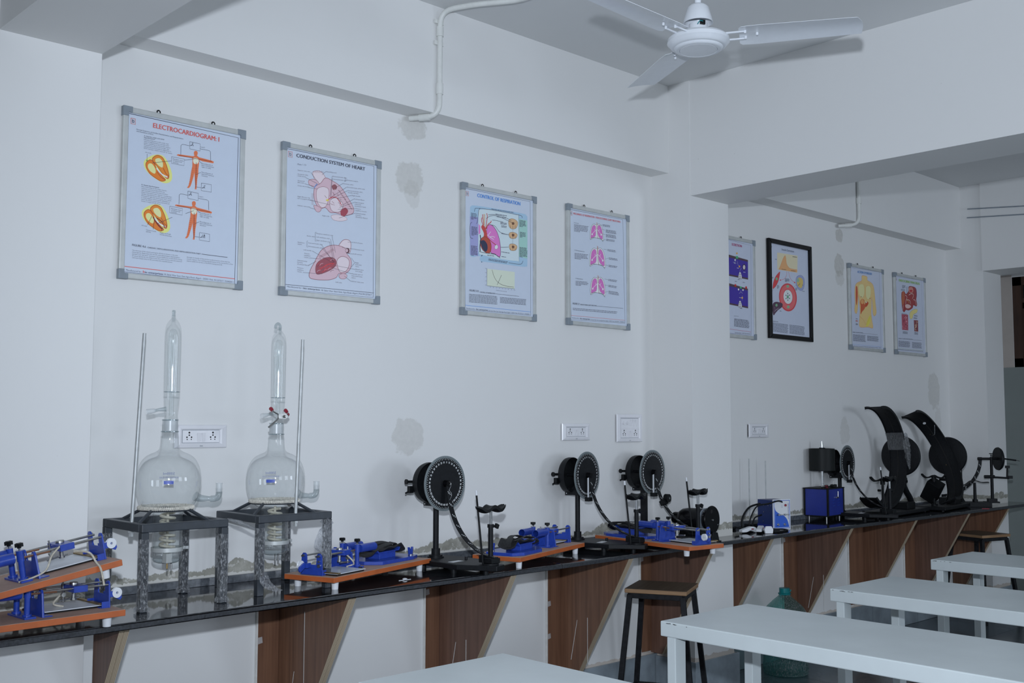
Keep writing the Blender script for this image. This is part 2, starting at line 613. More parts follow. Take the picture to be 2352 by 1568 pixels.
for i, ((a, b), py) in enumerate(zip(PIL, PY)):
    struct(MB(M_PILLAR).bx(a, b, py, 0, 0, CEIL), 'trim_%d' % (3 + i))
# ring beam along the wall, between the pillars
for i, (a, b) in enumerate(((XL, 1.095), (1.455, 4.75), (5.11, 8.515), (8.85, XR))):
    struct(MB(M_PLASTER).bx(a, b, -0.128, 0, 2.885, CEIL), 'trim_%d' % (6 + i))
# cross beams from pillar to the opposite side
for i, ((a, b), py, zb) in enumerate(zip(((1.12, 1.455), (4.757, 5.107), (8.50, 8.85)), PY, (2.735, 2.735, 2.685))):
    struct(MB(M_PLASTER).bx(a, b, YB, py, zb, CEIL), 'trim_%d' % (10 + i))
# two thin grey lines of surface wiring on the far beam
t = thing('wall_cable', 'pair of thin dark cables running along the far ceiling beam', 'cable', (8.497, -0.4, 3.1))
p1, p2 = at(2222, 480, 0, 8.497), at(2352, 473, 0, 8.497)
q1, q2 = at(2221, 500, 0, 8.497), at(2352, 492, 0, 8.497)
for a, b in ((p1, p2), (q1, q2)):
    b = a + (b - a) * 4
    MB(M_GREYPL).cyl(a - t.location, b - t.location, 0.005, n=6).build('cable', t)

# window in the end wall
wn = MB(M_DARKWOOD)
F = 0.075
for (a, b, c_, d_) in ((WY0, WY1, WZ0, WZ0 + F), (WY0, WY1, WZ1 - F, WZ1), (WY0, WY0 + F, WZ0, WZ1), (WY1 - F, WY1, WZ0, WZ1)):
    wn.bx(XR + 0.0, XR + 0.09, a, b, c_, d_)
wn.bx(XR + 0.01, XR + 0.08, WY1 - 0.62, WY1 - 0.55, WZ0, WZ1).bx(XR + 0.01, XR + 0.08, WY0, WY1, 2.52, 2.56)
wo = struct(wn, 'window_1')
for k, (a, b) in enumerate(((WY1 - 0.55, WY1 - F), (WY0 + F, WY1 - 0.62))):
    sash = MB(M_DARKWOOD)
    for (y0, y1, z0, z1) in ((a, b, WZ0 + F, WZ0 + F + .05), (a, b, 2.47, 2.52), (a, a + .05, WZ0 + F, 2.52), (b - .05, b, WZ0 + F, 2.52)):
        sash.bx(XR + .02, XR + .07, y0, y1, z0, z1)
    so = sash.build('window_sash', wo, smooth=False)
    MB(M_NIGHT).bx(XR + .04, XR + .046, a + .05, b - .05, WZ0 + F + .05, 2.47).build('pane', so, smooth=False)
    MB(M_NIGHT).bx(XR + .04, XR + .046, a, b, 2.56, WZ1 - F).build('pane', wo, smooth=False)
MB(plain('curtain_grey', (0.30, 0.33, 0.33), 0.7)).bx(XR + .075, XR + .085, WY1 - F - 0.05, WY1 - F - .005, WZ0 + F + .12, 2.66).build('jamb', wo, smooth=False)
# unseen windows behind the camera: frames
for i in range(3):
    a, b = edges[2 * i + 1], edges[2 * i + 2]
    f = MB(M_DARKWOOD)
    for (x0, x1, z0, z1) in ((a, b, 1.25, 1.31), (a, b, 2.49, 2.55), (a, a + .06, 1.25, 2.55), (b - .06, b, 1.25, 2.55), ((a + b) / 2 - .03, (a + b) / 2 + .03, 1.25, 2.55)):
        f.bx(x0, x1, YB - 0.1, YB - 0.04, z0, z1)
    struct(f, 'window_%d' % (2 + i))

# floor: bed plus individual tiles
fo = struct(MB(M_GROUT).bx(XL, XR, YB, 0.12, -0.06, -0.004), 'floor')
TX, TY = 0.61, 0.61
X0, Y0 = 5.637 - 10 * TX, -0.627
tile = {}
rest = MB(M_TILE[0])
ix0 = math.floor((XL - X0) / TX)
for ix in range(ix0, int((XR - X0) / TX) + 1):
    for iy in range(int((YB - Y0) / TY) - 1, 2):
        x0, x1 = max(XL, X0 + ix * TX), min(XR, X0 + (ix + 1) * TX)
        y0, y1 = max(YB, Y0 + iy * TY), min(0.0, Y0 + (iy + 1) * TY)
        if x1 - x0 < 0.03 or y1 - y0 < 0.03:
            continue
        g = 0.0017
        if x0 > 3.4 and y1 > -3.2:
            m = random.randrange(3)
            key = (round(x1 - x0, 3), round(y1 - y0, 3), m)
            if key not in tile:
                o = MB(M_TILE[m]).bx(-(x1 - x0) / 2 + g, (x1 - x0) / 2 - g, -(y1 - y0) / 2 + g, (y1 - y0) / 2 - g, -0.004, 0).build('tile', fo, smooth=False)
                tile[key] = o.data
            else:
                o = bpy.data.objects.new('tile', tile[key])
                COL.objects.link(o)
                o.parent = fo
            o.location = ((x0 + x1) / 2, (y0 + y1) / 2, 0)
        else:
            rest.bx(x0 + g, x1 - g, y0 + g, y1 - g, -0.004, 0)
rest.build('tile_field', fo, smooth=False, kind='stuff')

# skirting of stone slabs
sk = MB(M_PUTTY).bx(5.11, 8.515, -0.012, 0.0, 0, 0.212).bx(1.455, 4.75, -0.012, 0, 0, 0.212)
so = struct(sk, 'baseboard_back')
runs = [(1.455, 4.75, 0, 5), (5.11, 8.515, 0, 5)]
for a, b, yy, n in runs:
    for i in range(n):
        xa, xb = a + (b - a) * i / n, a + (b - a) * (i + 1) / n
        MB(M_SKIRT).bx(xa + .002, xb - .002, -0.02 - random.random() * .002, -0.012, 0.001, 0.21 + random.random() * .004).build('slab', so, smooth=False, bevel=0.002)
for i, ((a, b), py) in enumerate(zip(PIL, PY)):
    s2 = struct(MB(M_PUTTY).bx(a - .012, b + .012, py - .012, 0, 0, .202), 'baseboard_%s' % ('left', 'front', 'right')[i])
    MB(M_SKIRT).bx(a - .022, b + .022, py - .022, py - .012, .001, .205).build('slab', s2, smooth=False, bevel=.002)
    MB(M_SKIRT).bx(a - .022, a - .012, py - .012, -.024, .001, .205).build('slab', s2, smooth=False, bevel=.002)
    MB(M_SKIRT).bx(b + .012, b + .022, py - .012, -.024, .001, .205).build('slab', s2, smooth=False, bevel=.002)

# ------------------------------------------------------------------ worktop
wt = thing('granite_worktop', 'long polished black granite worktop running along the wall', 'worktop', (0, 0, CT))


FRONT = [(-1.75, -.59), (1.1, -.566), (1.64, -.54), (2.26, -.517), (3.0, -.50), (3.5, -.491), (4.1, -.466), (4.8, -.437), (5.9, -.428), (8.98, -.455)]


def front(x):
    for (xa, ya), (xb, yb) in zip(FRONT, FRONT[1:]):
        if x <= xb:
            return ya + (yb - ya) * (x - xa) / (xb - xa)
    return FRONT[-1][1]


def slab(x0, x1, cuts, name):
    poly = [(x0, front(x0))] + [q for q in FRONT if x0 < q[0] < x1] + [(x1, front(x1)), (x1, -0.002)]
    for a, b, py in reversed(cuts):
        if b + .003 < x1:
            poly += [(b + .003, -0.002)]
            poly += [(b + .003, py - .003)]
        else:
            poly[-1] = (x1, py - .003)
        poly += [(a - .003, py - .003), (a - .003, -0.002)]
    poly += [(x0, -0.002)]
    o = MB(M_GRANITE).prism(poly, (0, 0, -0.020), (1, 0, 0), (0, 1, 0), (0, 0, 0.020)).build(name, wt, smooth=False, bevel=0.003)
    return o


slab(-1.75, 3.497, [(PIL[0][0], PIL[0][1], PY[0])], 'worktop_slab')
slab(3.50, 8.98, [(PIL[1][0], PIL[1][1], PY[1]), (PIL[2][0], PIL[2][1], PY[2])], 'worktop_slab')
for a, b in ((-1.75, 3.497), (3.50, 8.98)):
    q = [(a, front(a))] + [p for p in FRONT if a < p[0] < b] + [(b, front(b))]
    MB(M_GRANITE_EDGE).prism([(p[0], p[1] - .004) for p in q] + [(p[0], p[1]) for p in q[::-1]], (0, 0, -.0205), (1, 0, 0), (0, 1, 0), (0, 0, .0175)).build('worktop_edge', wt, smooth=False, bevel=.002)
for a, b in ((-1.75, 1.09), (1.46, 3.1), (3.103, 4.745), (5.115, 6.8), (6.803, 8.51)):
    MB(M_UPSTAND).bx(a, b, -.017, -.003, .0005, .030).build('upstand', wt, smooth=False, bevel=.001)

# ------------------------------------------------------------------ plywood brackets under the worktop
BR = [(1.477, -.50, .0, 'beneath the orange boards at the near end'),
      (2.352, -.495, .095, 'under the second distillation stand'),
      (3.19, -.485, .08, 'under the first degree-scale dial instrument'),
      (3.985, -.465, .09, 'beside the nearer stool'),
      (4.712, -.425, .09, 'against the middle pillar, behind the nearer stool'),
      (5.34, -.378, .0, 'under the white electric plugs'),
      (6.20, -.398, .16, 'beside the teal water jar'),
      (7.06, -.40, .2, 'behind the second steel desk'),
      (7.83, -.425, .16, 'beside the farther stool'),
      (8.478, -.445, .0, 'at the far end of the worktop')]
for i, (x, yt, sw, where) in enumerate(BR):
    t = thing('plywood_bracket', 'tapering brown laminated plywood bracket ' + where, 'bracket', (x, 0, 0), group='plywood brackets under the worktop')
    zt, zb = CT - .021, 0.222
    sl = 0.565
    yb = yt + sl * (zt - zb)
    poly = [(-.004, zt), (yt, zt)]
    if yb > -.03:
        zz = zt - (-.03 - yt) / sl
        poly += [(-.03, zz), (-.004, zz)]
        zb = zz
        yb = -.03
    else:
        poly += [(yb, zb), (-.004, zb)]
    py = 0
    for (a, b), ppy in zip(PIL, PY):
        if a - .02 < x < b + .03 and x < 8:
            py = ppy - .024
    if py:
        # brackets that meet a pillar stop at its face
        yc = py
        zc = zt - (yc - yt) / sl
        poly = [(yc, zt), (yt, zt), (yc, zc)]
        zb, yb = zc, yc
    th = .034
    MB(M_LAM if i % 2 else M_LAM2).prism(poly, (0, 0, 0), (0, 1, 0), (0, 0, 1), (.003, 0, 0)).build('laminate_face', t, smooth=False)
    MB(M_LAM2).prism(poly, (.0035, 0, 0), (0, 1, 0), (0, 0, 1), (th - .0035, 0, 0)).build('panel', t, smooth=False)
    # raw plywood edge along the slanted side: two sheets
    d = Vector((0, yb - yt, zb - zt))
    L = d.length
    dn = d.normalized()
    nr = Vector((0, dn.z, -dn.y))
    if nr.y > 0:
        nr = -nr
    for k in range(2):
        xa, xb = (0.0, .0165) if k == 0 else (.0175, th)
        o0 = Vector((xa, yt, zt))
        MB(M_PLY).prism([(0, 0), (L, 0), (L, .0025), (0, .0025)], o0, dn, nr, (xb - xa, 0, 0)).build('plywood_edge', t, smooth=False)
    if sw:
        s = MB(M_LAM).bx(-sw, -.001, -.012, -.002, .232, zt)
        s.use(M_PUTTY).bx(-sw - .006, -sw, -.012, -.002, .232, zt)
        s.build('wall_strip', t, smooth=False)
        for zz in ((.70, .32) if i == 2 else (.76, .56, .40) if i == 3 else (.60,) if i in (1,) else (.72,)):
            w_ = .022
            MB(M_TAPE).prism([(0, 0), (w_, .004), (w_ - .003, .028), (0, .026)], (-sw - .001, -.0125, zz), (1, 0, 0), (0, 0, 1), (0, -.0006, 0)).build('tape_piece', t, smooth=False)
    if i in (1, 2, 3, 6):
        MB(M_PUTTY).bx(-.0012, -.0002, -.2, -.1975, .30, .74 if i == 1 else .52).build('scratch', t, smooth=False)
        MB(M_PUTTY).prism([(-.13, .50), (-.128, .50), (-.085, .30), (-.088, .30)], (-.001, 0, 0), (0, 1, 0), (0, 0, 1), (.0008, 0, 0)).build('scratch', t, smooth=False)


# ------------------------------------------------------------------ wall charts
def sm(pts, n=5):
    """closed smooth curve through pts"""
    out = []
    m = len(pts)
    for i in range(m):
        p0, p1, p2, p3 = (pts[(i + k - 1) % m] for k in range(4))
        for j in range(n):
            t_ = j / n
            out.append(tuple(0.5 * ((2 * b) + (-a + c) * t_ + (2 * a - 5 * b + 4 * c - d) * t_ * t_ + (-a + 3 * b - 3 * c + d) * t_ ** 3) for a, b, c, d in zip(p0, p1, p2, p3)))
    return out


def opn(pts, n=5):
    q = [pts[0]] + list(pts) + [pts[-1]]
    out = []
    for i in range(1, len(q) - 2):
        p0, p1, p2, p3 = q[i - 1:i + 3]
        for j in range(n):
            t_ = j / n
            out.append(tuple(0.5 * ((2 * b) + (-a + c) * t_ + (2 * a - 5 * b + 4 * c - d) * t_ * t_ + (-a + 3 * b - 3 * c + d) * t_ ** 3) for a, b, c, d in zip(p0, p1, p2, p3)))
    return out + [pts[-1]]


def ell(cx, cy, rx, ry, n=20, rot=0):
    c_, s_ = math.cos(rot), math.sin(rot)
    return [(cx + rx * math.cos(a) * c_ - ry * math.sin(a) * s_, cy + rx * math.cos(a) * s_ + ry * math.sin(a) * c_) for a in (2 * PI * i / n for i in range(n))]


INK = {}


def ink(c):
    if c not in INK:
        INK[c] = plain('print_%02x%02x%02x' % c, tuple(min(.86, q * 1.22) for q in lin(c)), 0.4)
    return INK[c]


class Print:
    """flat print on a chart: coordinates are read off a zoomed view (ox, oy, scale) and land on the sheet's plane"""

    def __init__(s, org, ox, oy, sc, ysheet):
        s.o, s.ox, s.oy, s.sc, s.y = org, ox, oy, sc, ysheet
        s.k = 0
        s.art = MB()
        s.txt = MB()

    def q(s, p, k=None):
        a = at(s.ox + p[0] / s.sc, s.oy + p[1] / s.sc, 1, s.y)
        return Vector((a.x - s.o.x, s.y - s.o.y - 0.0002 - 0.000012 * (s.k if k is None else k), a.z - s.o.z))

    def poly(s, pts, c, mb=None):
        s.k += 1
        mb = mb or s.art
        mb.use(ink(c))
        mb.add([s.q(p) for p in pts], [tuple(range(len(pts)))])

    def blob(s, pts, c, line=None, lw=3):
        s.poly(sm(pts), c)
        if line:
            s.line(sm(pts, 4), line, lw, True)

    def line(s, pts, c, lw=2.0, closed=False, mb=None):
        s.k += 1
        mb = mb or s.art
        mb.use(ink(c))
        P = [s.q(p) for p in pts]
        if closed:
            P.append(P[0])
        h = lw / 2 / s.sc * 0.0019
        vs, fs = [], []
        for i, p in enumerate(P):
            d = (P[min(i + 1, len(P) - 1)] - P[max(i - 1, 0)])
            d.y = 0
            n_ = Vector((-d.z, 0, d.x)).normalized() * h if d.length > 1e-9 else Vector((0, 0, h))
            vs += [p + n_, p - n_]
        for i in range(len(P) - 1):
            fs.append((2 * i, 2 * i + 1, 2 * i + 3, 2 * i + 2))
        mb.add(vs, fs)

    def text(s, body, a, b, cap, c=(60, 62, 70), bold=False):
        """baseline from a to b; cap height in view px"""
        s.txt.use(ink(c))
        A, B = s.q(a, 190), s.q(b, 190)
        W_ = (B - A).length
        ex = (B - A).normalized()
        ez = Vector((-ex.z, 0, ex.x))
        hc = abs((s.q((a[0], a[1] - cap), 190) - A).z)
        for n_, dx in enumerate((-hc * .03, hc * .03) if bold else (0,)):
            put_text(s.txt, body, A + ex * dx - Vector((0, .00006 * n_, 0)), ex, ez, W_, hc)

    def para(s, x, y, wd, n, lh, slope, c=(96, 100, 110), cap=None, ragged=.12):
        """lines of illegible small print: word-sized strips"""
        s.txt.use(ink(c))
        cap = cap or lh * .42
        for i in range(n):
            xx, yy = x, y + i * lh
            end = x + wd * (1 - ragged * random.random() - (.5 if i == n - 1 and n > 3 else 0))
            while xx < end:
                ww = min(random.uniform(1.5, 5.5) * cap, end - xx)
                p = [(xx, yy + (xx - x) * slope), (xx + ww, yy + (xx + ww - x) * slope)]
                P = [s.q(p[0], 170), s.q(p[1], 170), s.q((p[1][0], p[1][1] - cap), 170), s.q((p[0][0], p[0][1] - cap), 170)]
                s.txt.add(P, [(0, 1, 2, 3)])
                xx += ww + cap * .7

    def arrow(s, pts, c, lw=2):
        s.line(pts, c, lw)


def chart(name_label, x0, x1, z0, z1, tilt=0.0, black=False, dark=False):
    """frame with its parts; returns root and the plane of the sheet"""
    org = Vector(((x0 + x1) / 2, -0.004, (z0 + z1) / 2))
    t = thing('wall_chart', name_label, 'chart', org)
    W2, H2 = (x1 - x0) / 2, (z1 - z0) / 2
    if black:
        b = .03
        for (a, c_, d, e) in ((-W2, W2, H2 - b, H2), (-W2, W2, -H2, -H2 + b)):
            s = 1 if d > 0 else -1
            yy = [(a, e if s > 0 else d), (c_, e if s > 0 else d), (c_ - b, d if s > 0 else e), (a + b, d if s > 0 else e)]
            MB(M_BLACKG).prism(yy, (0, 0, 0), (1, 0, 0), (0, 0, 1), (0, -.022, 0)).build('frame_rail', t, smooth=False, bevel=.003)
        for s in (-1, 1):
            yy = [(s * W2, -H2), (s * W2, H2), (s * (W2 - b), H2 - b), (s * (W2 - b), -H2 + b)]
            MB(M_BLACKG).prism(yy, (0, 0, 0), (1, 0, 0), (0, 0, 1), (0, -.022, 0)).build('frame_rail', t, smooth=False, bevel=.003)
        MB(M_PAPER2).bx(-W2 + b - .002, W2 - b + .002, -.008, -.001, -H2 + b - .002, H2 - b + .002).build('sheet', t, smooth=False)
        return t, org, -.012
    b = .021
    for s in (-1, 1):
        MB(M_ALU).bx(-W2 + .03, W2 - .03, -.019, 0, s * H2 - (b if s > 0 else 0), s * H2 + (0 if s > 0 else b)).build('frame_rail', t, smooth=False, bevel=.003)
        MB(M_ALU).bx(s * W2 - (b if s > 0 else 0), s * W2 + (0 if s > 0 else b), -.019, 0, -H2 + .03, H2 - .03).build('frame_rail', t, smooth=False, bevel=.003)
    for sx in (-1, 1):
        for sz in (-1, 1):
            L, bb = .037, .0225
            poly = [(0, 0), (L, 0), (L, bb), (bb, bb), (bb, L), (0, L)]
            poly = [(sx * (W2 + .002 - p[0]), sz * (H2 + .002 - p[1])) for p in poly]
            MB(M_GREYPL).prism(poly, (0, .0005, 0), (1, 0, 0), (0, 0, 1), (0, -.0215, 0)).build('corner_cap', t, smooth=False, bevel=.002)
    for f in (-.44, .46):
        MB(M_STEELBLK).lathe([(.0065, -.0025), (.009, 0), (.0065, .0025), (.004, 0)], (f * W2, -.006, H2 + .006), (0, 1, 0), 12, close=True).build('hanging_ring', t)
    MB(M_PAPER2 if dark else M_PAPER).bx(-W2 + b - .003, W2 - b + .003, -.012, -.001, -H2 + b - .003, H2 - b + .003).build('sheet', t, smooth=False)
    return t, org, -.016


def sheet_border(P, cs, c=(40, 42, 60), lw=4):
    P.line(cs, c, lw, True)


def logo(P, x, y, w_, h_, sl):
    c = (190, 90, 90)
    P.poly([(x - 3, y - 3), (x + w_ + 3, y - 3 + w_ * sl), (x + w_ + 3, y + h_ + 3 + w_ * sl), (x - 3, y + h_ + 3)], (186, 188, 198))
    P.line([(x, y), (x + w_, y + w_ * sl), (x + w_, y + h_ + w_ * sl), (x, y + h_)], c, 3, True)
    P.line([(x + w_ * .33, y + h_ * .2), (x + w_ * .33, y + h_ * .8)], (60, 62, 90), 3.5)
    P.line(ell(x + w_ * .52, y + h_ * .62, w_ * .2, h_ * .19), (60, 62, 90), 3.5, True)


def finish(P, t):
    if len(P.art.bm.faces):
        P.art.build('printed_drawing', t, smooth=False, kind='stuff')
    else:
        P.art.bm.free()
    P.txt.build('printed_text', t, smooth=False, kind='stuff')


DK, GY = (50, 52, 66), (92, 96, 108)
# --- chart 1: electrocardiogram
t, org, ys = chart('framed electrocardiogram chart with orange title, hearts and two human figures', 1.645, 2.150, 2.006, 2.650)
P = Print(org, 220, 220, 3.135, ys)
sheet_border(P, [(237, 126), (1026, 302), (1000, 1356), (203, 1266)])
logo(P, 253, 160, 32, 40, .2)
P.text('ELECTROCARDIOGRAM: I', (412, 229), (886, 331), 34, (206, 84, 74), True)
P.text('Normal Sequence of Cardiac Depolarization and Repolarization', (292, 245), (628, 314), 8, GY, True)
P.text('and Derivation of ECG', (292, 258), (412, 283), 8, GY, True)
P.text('A. Impulse origin and atrial', (346, 292), (490, 319), 8, GY, True)
P.text('depolarization', (346, 304), (424, 318), 8, GY, True)
for i, s_ in enumerate(('Impulse originates at SA node, and', 'wave of depolarization spreads over', 'atria, resulting in electrical vector', 'directed downward and to left; this', 'causes upward (positive) deflection in', 'ECG tracing in leads I and aVF (p wave)')):
    P.text(s_, (345, 317 + i * 12.6), (345 + len(s_) * 5.15, 317 + i * 12.6 + len(s_) * 1.0), 7, GY)
P.text('SA node', (355, 410), (397, 417), 7, GY)


def heart(dx, dy, second=False):
    g = lambda L: [(x + dx, y + dy) for x, y in L]
    P.blob(g([(360, 455), (420, 425), (480, 430), (520, 480), (548, 560), (540, 615), (490, 628), (420, 590), (365, 540), (345, 490)]), (232, 226, 130))
    P.blob(g([(408, 450), (440, 428), (478, 442), (500, 480), (515, 520), (527, 575), (515, 597), (480, 560), (440, 505), (415, 475)]), (236, 132, 44), (176, 74, 34), 4)
    P.blob(g([(365, 478), (395, 460), (420, 485), (440, 530), (480, 580), (502, 606), (470, 614), (420, 585), (385, 555), (362, 510)]), (234, 122, 40), (176, 74, 34), 4)
    P.blob(g([(430, 455), (460, 450), (482, 480), (480, 515), (455, 505), (432, 478)]), (250, 224, 160))
    P.blob(g([(380, 490), (405, 490), (430, 530), (425, 560), (395, 545), (375, 515)]), (252, 226, 150))
    P.line(opn(g([(437, 520), (470, 560), (520, 588)])), (246, 236, 220), 8)
    P.line(opn(g([(440, 545), (470, 585), (498, 603)])), (170, 70, 40), 4)
    P.line(opn(g([(485, 520), (505, 560), (522, 575), (516, 590)])), (170, 70, 40), 4)
    if second:
        P.line(opn(g([(425, 515), (455, 560), (490, 600)])), (110, 30, 30), 6)
        P.line(opn(g([(450, 520), (485, 545), (512, 590)])), (110, 30, 30), 5)
    else:
        P.poly(g(ell(368, 466, 6, 6, 10)), (110, 160, 70))
        P.line(g([(370, 418), (369, 462)]), DK, 2)


def man(dx, dy):
    g = lambda L: [(x + dx, y + dy) for x, y in L]
    o_ = (216, 116, 74)
    P.blob(g([(708, 402), (719, 396), (731, 402), (733, 418), (726, 432), (718, 436), (710, 430), (706, 416)]), o_)
    P.poly(g([(712, 428), (728, 430), (742, 442), (795, 456), (832, 466), (850, 474), (846, 486), (825, 482), (770, 472), (744, 462), (742, 500), (738, 530), (738, 560), (730, 600), (726, 655), (724, 674), (712, 672), (716, 650), (712, 590), (710, 552), (704, 580), (692, 620), (682, 650), (670, 664), (656, 662), (668, 645), (678, 600), (686, 550), (694, 510), (696, 470), (694, 446), (640, 440), (600, 434), (582, 428), (590, 420), (620, 424), (690, 434), (706, 434)]), o_)
    P.blob(g([(704, 446), (735, 452), (740, 475), (726, 492), (706, 486), (700, 465)]), (246, 222, 196))
    for i in range(9):
        P.line(g([(690 - i * 2.5, 520 + i * 14), (706 - i * 2.5, 522 + i * 14)]), (190, 84, 52), 2)
        P.line(g([(716, 522 + i * 14), (736 - i, 525 + i * 14)]), (190, 84, 52), 2)
    P.line(g([(598, 428), (720, 452), (836, 474)]), (120, 40, 30), 3)
    P.line(g([(722, 480), (719, 662)]), (110, 36, 30), 3)


heart(0, 0)
heart(-14, 358, True)
man(0, 0)
man(-14, 362)
for dx, dy in ((0, 0), (-13, 356)):
    g = lambda L: [(x + dx, y + dy) for x, y in L]
    P.line(g([(676, 330), (751, 346), (750, 398), (676, 382)]), DK, 2, True)
    P.line(g([(676, 360), (640, 352), (622, 350), (613, 358), (611, 425)]), DK, 2)
    P.line(g([(751, 382), (815, 394), (825, 402), (826, 466)]), DK, 2)
    P.line(g([(680, 358), (690, 356), (696, 348), (702, 362)]), DK, 4)
    P.text('P', (692 + dx, 347 + dy), (702 + dx, 349 + dy), 9, DK)
    P.text('Lead I', (754 + dx, 372 + dy), (784 + dx, 377 + dy), 8, GY)
    P.line(g([(760, 628), (832, 640), (831, 694), (758, 682)]), DK, 2, True)
    P.line(g([(724, 656), (758, 662)]), DK, 2)
    P.line(g([(764, 664), (774, 662), (779, 655), (785, 666)] + ([(795, 640), (797, 668)] if dx else [])), DK, 4)
    P.text('P R' if dx else 'P', (778 + dx, 653 + dy), ((800 if dx else 788) + dx, 655 + dy), 9, DK)
    P.line(g([(545, 438), (637, 456), (635, 503), (544, 486)]), GY, 2, True)
    for i, s_ in enumerate(('Resultant vector', 'of electrical', 'activity')):
        P.text(s_, (554 + dx, 458 + dy + i * 12), (554 + dx + len(s_) * 4.9, 458 + dy + i * 12 + len(s_)), 8, GY)
    for y0, ls in ((490, ('Recording axis of', 'lead I (horizontal,', 'right to left)')), (553, ('Recording axis of', 'lead aVF (vertical,', 'downward)'))):
        for i, s_ in enumerate(ls):
            P.text(s_, (760 + dx, y0 + dy + i * 12.5), (760 + dx + len(s_) * 4.7, y0 + dy + i * 12.5 + len(s_) * .9), 8, GY)
    P.line(g([(740, 465), (760, 485)]), DK, 2)
    P.line(g([(724, 565), (755, 552)]), DK, 2)
P.line([(405, 483), (545, 468)], DK, 2)
P.line([(637, 463), (708, 456)], DK, 2)
P.line([(440, 922), (550, 874)], DK, 2)
P.line([(645, 848), (705, 827)], DK, 2)
P.text('B. Septal depolarization', (328, 643), (454, 665), 8, GY, True)
for i, s_ in enumerate(('After brief delay at AV node, impulse', 'traverses common bundle of His and', 'right and left bundle branches and then', 'enters interventricular septum, causing sept-', 'cardiac depolarization with electrical vector', 'directed to right and downward. This results', 'in small negative (downward) deflection in', 'lead I (Q wave) and positive (upward) def-', 'lection in lead aVF (R wave)')):
    P.text(s_, (326, 656 + i * 13), (326 + len(s_) * 4.9, 656 + i * 13 + len(s_) * .85), 7, GY)
for s_, a in (('AV node', (328, 936)), ('Common bundle', (360, 968)), ('of His', (360, 981)), ('Right and left', (460, 988)), ('bundle branches', (460, 1001))):
    P.text(s_, a, (a[0] + len(s_) * 5.6, a[1] + len(s_)), 8, GY)
for a, b in (((372, 930), (404, 864)), ((412, 962), (424, 880)), ((470, 975), (480, 945))):
    P.line([a, b], DK, 2)
P.text('FIGURE 4.6', (260, 1080), (358, 1094), 15, (80, 84, 96), True)
P.text('CARDIAC DEPOLARIZATION AND REPOLARIZATION PART 1', (370, 1096), (762, 1144), 10, (80, 84, 96), True)
P.line([(766, 1140), (947, 1163)], DK, 3)
for i, s_ in enumerate(('The elements of the electrocardiogram (ECG) are shown in the next', 'three figures. Beginning with the SA node (pacemaker) depolarization', 'spreads over the atria, causing an upward deflection of the ECG tracing', '(P wave) (panel A). the delay at the AV node ensures that the ventricle', 'will have ample time to fill, and then the impulse passes')):
    P.text(s_, (260, 1114 + i * 13.4), (260 + len(s_) * 5.05, 1114 + i * 13.4 + len(s_) * .6), 7, GY)
for i, s_ in enumerate(('through the bundle of His and the bundle branches of the interven-', 'tricular septum. The resulting depolarization of the myocardium of the', 'septum yields the Q wave of the ECG tracing (panel B).')):
    P.text(s_, (653, 1164 + i * 13.4), (653 + len(s_) * 4.75, 1164 + i * 13.4 + len(s_) * .56), 7, GY)
P.line([(207, 1227), (1000, 1317)], (210, 90, 80), 4)
P.text('Manufactured by :-', (216, 1259), (334, 1273), 12, (84, 88, 100))
P.text('b', (339, 1274), (350, 1275), 17, (206, 70, 70), True)
P.text('io enterprises', (352, 1275), (482, 1290), 14, (50, 52, 90), True)
P.text('18, Saket Vihar Sasni Gate Agra Road, Aligarh - 202001 Mob. 9412272617, 7520820011', (490, 1290), (990, 1347), 12, (84, 88, 100))
finish(P, t)

# --- chart 2: conduction system of heart
t, org, ys = chart('framed conduction system of heart chart with two pale pink heart sections', 2.324, 2.827, 2.001, 2.640)
P = Print(org, 600, 300, 3.734, ys)
sheet_border(P, [(217, 153), (966, 305), (961, 1430), (206, 1360)], (50, 50, 66), 4)
logo(P, 232, 175, 34, 48, .2)
P.text('CONDUCTION SYSTEM OF HEART', (300, 226), (888, 344), 30, (44, 46, 62), True)
P.text('Plate 1-12', (310, 294), (383, 301), 12, GY)
pk, pk2, br, dk = (206, 176, 186), (224, 204, 210), (140, 84, 92), (110, 60, 70)
P.blob([(440, 360), (470, 345), (510, 350), (545, 390), (555, 430), (530, 455), (490, 460), (460, 420)], pk2, br, 3)
P.blob([(405, 430), (440, 415), (480, 430), (500, 470), (470, 490), (430, 475), (410, 460)], pk, br, 3)
P.blob([(550, 405), (610, 430), (680, 480), (740, 570), (790, 660), (788, 705), (740, 725), (690, 720), (640, 705), (590, 700), (550, 660), (500, 668), (462, 610), (450, 540), (462, 480), (510, 450)], pk, br, 4)
P.blob([(480, 500), (530, 480), (575, 500), (580, 560), (560, 640), (520, 660), (485, 620), (472, 560)], pk2, br, 3)
P.blob([(590, 600), (640, 575), (690, 610), (700, 660), (660, 700), (600, 680)], pk2, dk, 3)
P.blob([(605, 475), (630, 460), (650, 480), (640, 505), (615, 505)], br)
P.blob([(680, 690), (720, 660), (745, 690), (720, 730), (690, 735)], (160, 70, 84))
P.blob([(600, 730), (650, 720), (720, 740), (735, 765), (680, 775), (620, 765)], pk2, br, 2)
P.blob([(450, 640), (490, 650), (515, 670), (500, 695), (470, 690)], pk, br, 3)
P.line(opn([(570, 595), (610, 570), (650, 580), (690, 640)]), (196, 60, 70), 6)
P.poly(ell(567, 596, 13, 9, 10), (222, 200, 90))
P.line(opn([(455, 490), (470, 465), (482, 460)]), (90, 140, 200), 7)
